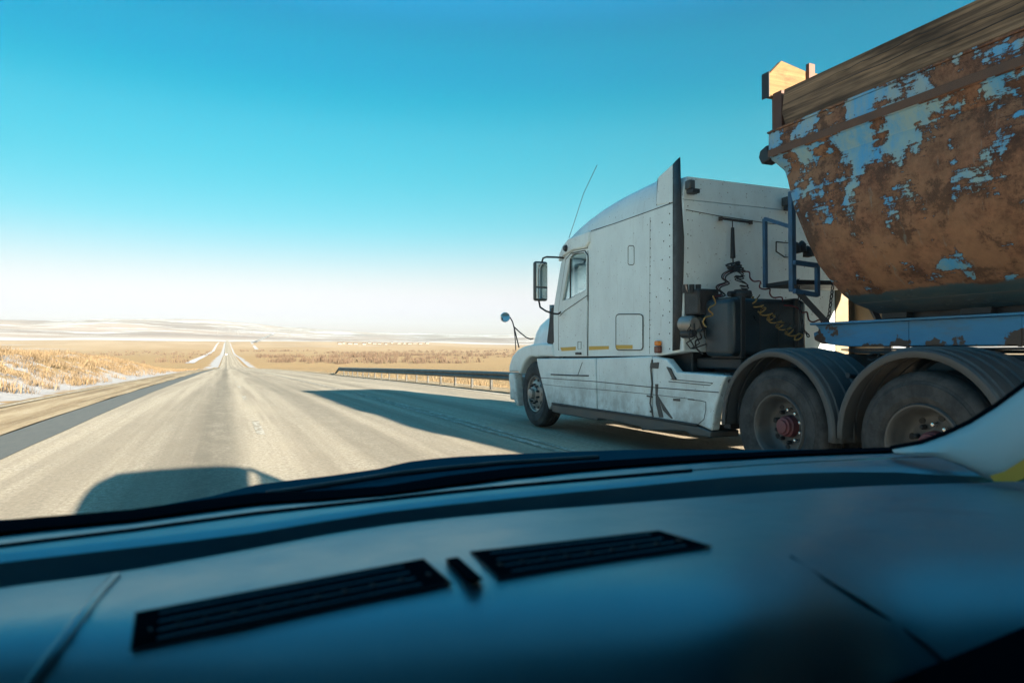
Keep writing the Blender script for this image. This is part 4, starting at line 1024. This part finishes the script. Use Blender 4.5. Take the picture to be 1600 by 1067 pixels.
# main top of the dashboard: rows follow the ridge foot, then fall gently towards the driver
zD = min(p.z for p in r4[2:22]); 
def zdash(py, px): return 0
rows = [r4]
base_y = [0.0, .05, .14, .26, .40, .56, .74, .92, 1.12, 1.4]
drop = [0, -.0005, .001, .003, .007, .0125, .020, .032, .052, .10]
NX = len(XSN)
slope = [0, -.16, -.17, -.13, -.04, .14, .45, .8, 1.0, 1.3]
slopeR = [0, -.06, -.06, -.03, .04, .17, .44, .75, 1.0, 1.3]
C0 = Vector((0, 0, HC))
def hd(v): return math.hypot(v.x, v.y)
state = [(HC-p.z, hd(p)) for p in r4]
for t, s0 in zip(base_y[1:], slope[1:]):
    rr = []
    for i, x in enumerate(XSN):
        y0 = R2(x); y1 = 1075 + (x < 0)*20; d = ray(x, y0 + (y1-y0)*t); k = hd(d)/-d.z      # horizontal run per unit of drop
        w_ = sm(1050, 1400, x); s1 = s0*(1-w_) + w_*slopeR[slope.index(s0)]
        s1 = max(s1, -.42/k)
        h0, d0 = state[i]; h1 = (h0 + s1*d0)/(1 + s1*k); state[i] = (h1, h1*k)
        rr.append(C0 + d*(h1/-d.z))
    rows.append(rr)
dash = MB().loft(rows).build('dashboard', DASH, car, smooth=60)
sub = dash.modifiers.new('s', 'SUBSURF'); sub.levels = sub.render_levels = 2
bvh_rows = rows
def dpt(px, py, lift=0):
    """point of the dash top seen at a pixel: bilinear in the loft"""
    best = None
    for j in range(len(rows)-1):
        for i in range(NX-1):
            if XSN[i] <= px <= XSN[i+1]:
                u = (px-XSN[i])/(XSN[i+1]-XSN[i])
                a = rows[j][i].lerp(rows[j][i+1], u); b = rows[j+1][i].lerp(rows[j+1][i+1], u)
                def sy(p):
                    d = p-Vector((0, 0, HC)); return 533.5 - F*d.dot(up)/d.dot(fw)
                ya, yb = sy(a), sy(b)
                if ya <= py <= yb+.01 or (j == len(rows)-2 and best is None and py > yb):
                    z = a.z + (b.z-a.z)*(py-ya)/max(.01, yb-ya); best = z
    if best is None: best = rows[1][0].z
    return P(px, py, z=best+lift)
# raised centre pod lid with its edge seams
seamL = [(172, 899), (150, 922), (122, 957), (95, 992), (68, 1027), (40, 1066), (25, 1090)]
def ribbon(pts, wd, lift, name, mat, solid=.001):
    l = [dpt(a, b, lift) for a, b in pts]; r = [dpt(a+wd, b+wd*.3, lift) for a, b in pts]
    return MB().loft([l, r]).build(name, mat, car, solid=solid)
ribbon(seamL, 7, .0005, 'dash_seam', DASHD)
lip = [dpt(a+9, b+2, .0006) for a, b in seamL]
MB().tube(lip, .0032, 8).build('pod_edge', DASH, car, smooth=80)
seamR = [(1235, 868), (1290, 905), (1345, 938), (1400, 975), (1450, 1010), (1482, 1040), (1500, 1075)]
MB().tube([dpt(a, b, +.0002) for k, (a, b) in enumerate(seamR)], [.0004, .0006, .0009, .0011, .0012, .0013, .0013], 12).build('dash_crease', DASHD, car, smooth=80)
sun_pts = [P(a, b, x=.80) for a, b in ((1548, 743), (1572, 736), (1600, 718), (1660, 680), (1700, 680), (1640, 730), (1590, 752), (1556, 752))]  # sunlit patch at the pillar foot, put in as ochre colour
MB().add(sun_pts, [tuple(range(8))]).build('sunlit_patch', plain('ochre_sun_patch', (.85, .42, .05), .6, 0, .15, 5), car, solid=.004)
# vents: a dark recess, long slats and cross ribs
def vent(c, nsl, nrib):
    tl, tr_, br, bl = c
    def uv(u, v, lift=0):
        a = (tl[0]+(tr_[0]-tl[0])*u, tl[1]+(tr_[1]-tl[1])*u); b = (bl[0]+(br[0]-bl[0])*u, bl[1]+(br[1]-bl[1])*u)
        return dpt(a[0]+(b[0]-a[0])*v, a[1]+(b[1]-a[1])*v, lift)
    U = [k/12 for k in range(13)]
    t = MB().loft([[uv(u, v, .0007) for u in U] for v in (0, .33, .66, 1)]).build('vent', GASKET, car, solid=.0006)
    for k in range(nsl):
        v = (k+.62)/(nsl+.35)
        MB().tube([uv(u, v, .0010) for u in U[1:-1]], .0008, 8).build('slat', DASHM, t, smooth=80)
    for k in range(nrib):
        u = (k+.6)/nrib; MB().tube([uv(u, .50, .0030), uv(u+.006, .58, .0032)], .0006, 6).build('rib', DASHD, t, smooth=80)
    ring = [uv(u, 0, .0015) for u in U] + [uv(1, v, .0015) for v in (.5, 1)] + [uv(u, 1, .0015) for u in U[::-1]] + [uv(0, v, .0015) for v in (.5, 0)]
    MB().tube(ring, .0005, 6).build('bezel', DASHD, t, smooth=80)
vent(((212, 957), (662, 873), (706, 911), (204, 1016)), 4, 11)
vent(((735, 862), (1030, 829), (1112, 853), (780, 904)), 4, 9)
sn = [(694, 873), (716, 869), (757, 905), (730, 912)]
MB().add([dpt(a, b, .0012) for a, b in sn]+[dpt(a, b, .006) for a, b in [(698, 874), (714, 871.5), (750, 903), (732, 908)]], [(0,1,2,3), (7,6,5,4), (0,4,5,1), (1,5,6,2), (2,6,7,3), (3,7,4,0)]).build('light_sensor', GASKET, car, bevel=.0012, seg=3)
# black lower corner
bc = [(1360, 1085), (1440, 1050), (1520, 1018), (1600, 984), (1700, 950)]
bk = [dpt(a, b, .004) for a, b in bc]; bk2 = [P(a, b+220, z=q.z-.03) for (a, b), q in zip(bc, bk)]
MB().loft([bk, bk2]).build('glovebox_edge', GASKET, car, solid=.004)
# cowl, bonnet and wiper seen over the gasket --------------------------------------
HTOP = curve([(-400, 830), (0, 813), (100, 806), (200, 797), (330, 775), (400, 757), (500, 745), (600, 731), (640, 721), (720, 713), (830, 708), (1000, 702), (1150, 703), (1400, 700), (1700, 690)])
XH = [-300, 0, 60, 120, 200, 260, 330, 400, 460, 520, 600, 620, 640, 680, 720, 780, 830, 900, 1000, 1080, 1150, 1250, 1400, 1550]
z_c = HC-.168
near = [P(x, G0(x)+2, z=zA-.014) for x in XH]
far_ = []
for x, q in zip(XH, near):
    p = P(x, HTOP(x), z=z_c); t = min(1.35, max(1.05, p.length and math.hypot(p.x, p.y)/max(.2, math.hypot(q.x, q.y))))
    d = ray(x, HTOP(x)); far_.append(Vector((0, 0, HC)) + d*(math.hypot(q.x, q.y)*1.30/math.hypot(d.x, d.y)))
mid = [a.lerp(b, .5) + Vector((0, 0, -.004)) for a, b in zip(near, far_)]
off = [p + Vector((0, .10, -.02)) for p in far_]; off2 = [Vector((p.x, p.y+.8, p.z-.22)) for p in far_]; off3 = [Vector((p.x, p.y+.95, p.z-.5)) for p in far_]
MB().loft([near, mid, far_, off, off2, off3]).build('bonnet', CARP, car, smooth=60)
wp = [P(x, y, z=HC-.165) for x, y in ((420, 779), (480, 770), (560, 757), (640, 744), (720, 735), (800, 727), (880, 722), (960, 717))]
MB().tube([p+Vector((0, .05, -.004)) for p in wp], .004, 6).build('wiper', BLACK, car, smooth=80)
# windscreen pillar at the right ------------------------------------------------------
up_e = [(1395, 704), (1440, 696), (1480, 682), (1520, 663), (1560, 638), (1600, 609), (1660, 560), (1760, 480), (1950, 330)]
lo_e = [(1420, 708), (1470, 712), (1510, 728), (1545, 747), (1575, 752), (1640, 720), (1720, 640), (1850, 520), (2050, 360)]
xu = [.86, .86, .86, .86, .86, .855, .85, .84, .82]; xl_ = [.855, .85, .84, .83, .82, .80, .79, .78, .77]
u_ = [P(a, b, x=x) for (a, b), x in zip(up_e, xu)]; l_ = [P(a, b, x=x) for (a, b), x in zip(lo_e, xl_)]
md = [a.lerp(b, .5) + Vector((-.018, -.008, 0)) for a, b in zip(u_, l_)]
q1 = [a.lerp(b, .2) + Vector((-.010, -.004, 0)) for a, b in zip(u_, l_)]; q3 = [a.lerp(b, .8) + Vector((-.012, -.006, 0)) for a, b in zip(u_, l_)]
pil = MB().loft([u_, q1, md, q3, l_]).build('pillar_trim', GREYP, car, smooth=70, solid=.004)
MB().tube([p+Vector((.004, .004, .001)) for p in u_], .0055, 8).build('pillar_gasket', GASKET, car, smooth=80)
# windscreen, roof, body ---------------------------------------------------------------
CX = .48
def W(x): return CX+x
gb = [P(x, G0(x)+1, z=zA-.004) for x in XSN]
pts_t = [Vector((CX + (p.x-CX)*.80, (.26-.05*((p.x-CX)/.8)**2), 1.455)) for p in gb]
MB().loft([gb, [a.lerp(b, .5)+Vector((0, .03, .02)) for a, b in zip(gb, pts_t)], pts_t]).build('windscreen', SCREEN, car, smooth=80)
roof = []
for y, hw, z in ((.27, .60, 1.455), (-.3, .62, 1.515), (-.8, .62, 1.52), (-1.25, .60, 1.49)):
    hw += .03; roof.append([(W(-hw-.09), y, z-.06), (W(-hw-.01), y, z-.012), (W(-hw*.5), y, z+.008), (W(0), y, z+.012), (W(hw*.4), y, z+.008), (W(hw-.19), y, z-.012), (W(hw-.11), y, z-.06)])
MB().loft(roof).build('roof', CARP, car, smooth=60, solid=.03)
for s_ in (-1, 1):
    MB().add([(W(s_*.82), .50, .93), (W(s_*.82), -1.15, .93), (W(s_*.60), -1.15, 1.44), (W(s_*.60), .10, 1.42)], [(0, 1, 2, 3)]).build('side_window', TINTED, car)
    MB().tube([(W(s_*.78), -1.0, .93), (W(s_*.63), -.95, 1.46)], .045).build('door_pillar', CARP, car)
    MB().tube([(W(s_*.74), -2.4, .98), (W(s_*.60), -1.25, 1.44)], .05).build('rear_pillar', CARP, car)
    MB().prism([(-2.7, .30), (-2.7, .93), (.5, .93), (.9, .80), (1.75, .68), (1.95, .5), (1.9, .30)], W(s_*.84)-.04, W(s_*.84)+.04).build('body_side', CARP, car, bevel=.03)
    MB().tube([(W(s_*.80), .55, .93), (W(s_*.70), .36, 1.2), (W(s_*.55), .12, 1.44)], .03).build('windscreen_pillar', CARP, car)
    for y in (-1.75, 1.15): MB().lathe(mirrorx(tyre_prof(.2, .33, .2), s_), (W(-s_*.80)-0*s_, y, .33), 32).build('tyre', TYRE, car, smooth=50)
MB().box((W(-.8), 1.86, .3), (W(.8), 1.95, .7)).build('front_panel', CARP, car, bevel=.02)
MB().box((W(-.8), -2.75, .3), (W(.8), -2.67, .93)).box((W(-.78), -2.66, .90), (W(.78), -2.0, .93)).build('boot', CARP, car, bevel=.02)
MB().box((W(-.8), -2.66, .25), (W(.8), 1.85, .30)).build('floor_pan', GASKET, car)
for x in (W(-.40), W(.40)):
    if x < .3: MB().box((x-.24, -.85, .35), (x+.24, -.72, .98)).box((x-.24, -.72, .35), (x+.24, -.35, .5)).build('seat', DASHD, car, bevel=.03)
    else: MB().box((x-.24, -.85, .35), (x+.24, -.72, 1.0)).box((x-.24, -.72, .35), (x+.24, -.35, .5)).box((x-.12, -.84, 1.03), (x+.12, -.76, 1.2)).build('seat', DASHD, car, bevel=.03)
MB().prism([(W(-.80), .31), (W(.80), .31), (W(.80), .93), (W(.54), 1.49), (W(-.70), 1.49), (W(-.80), .93)], -1.42, -1.20, 1).build('rear_sun_block', DASHD, car)  # added unseen panel: stops sun from behind and fills the car's own shadow
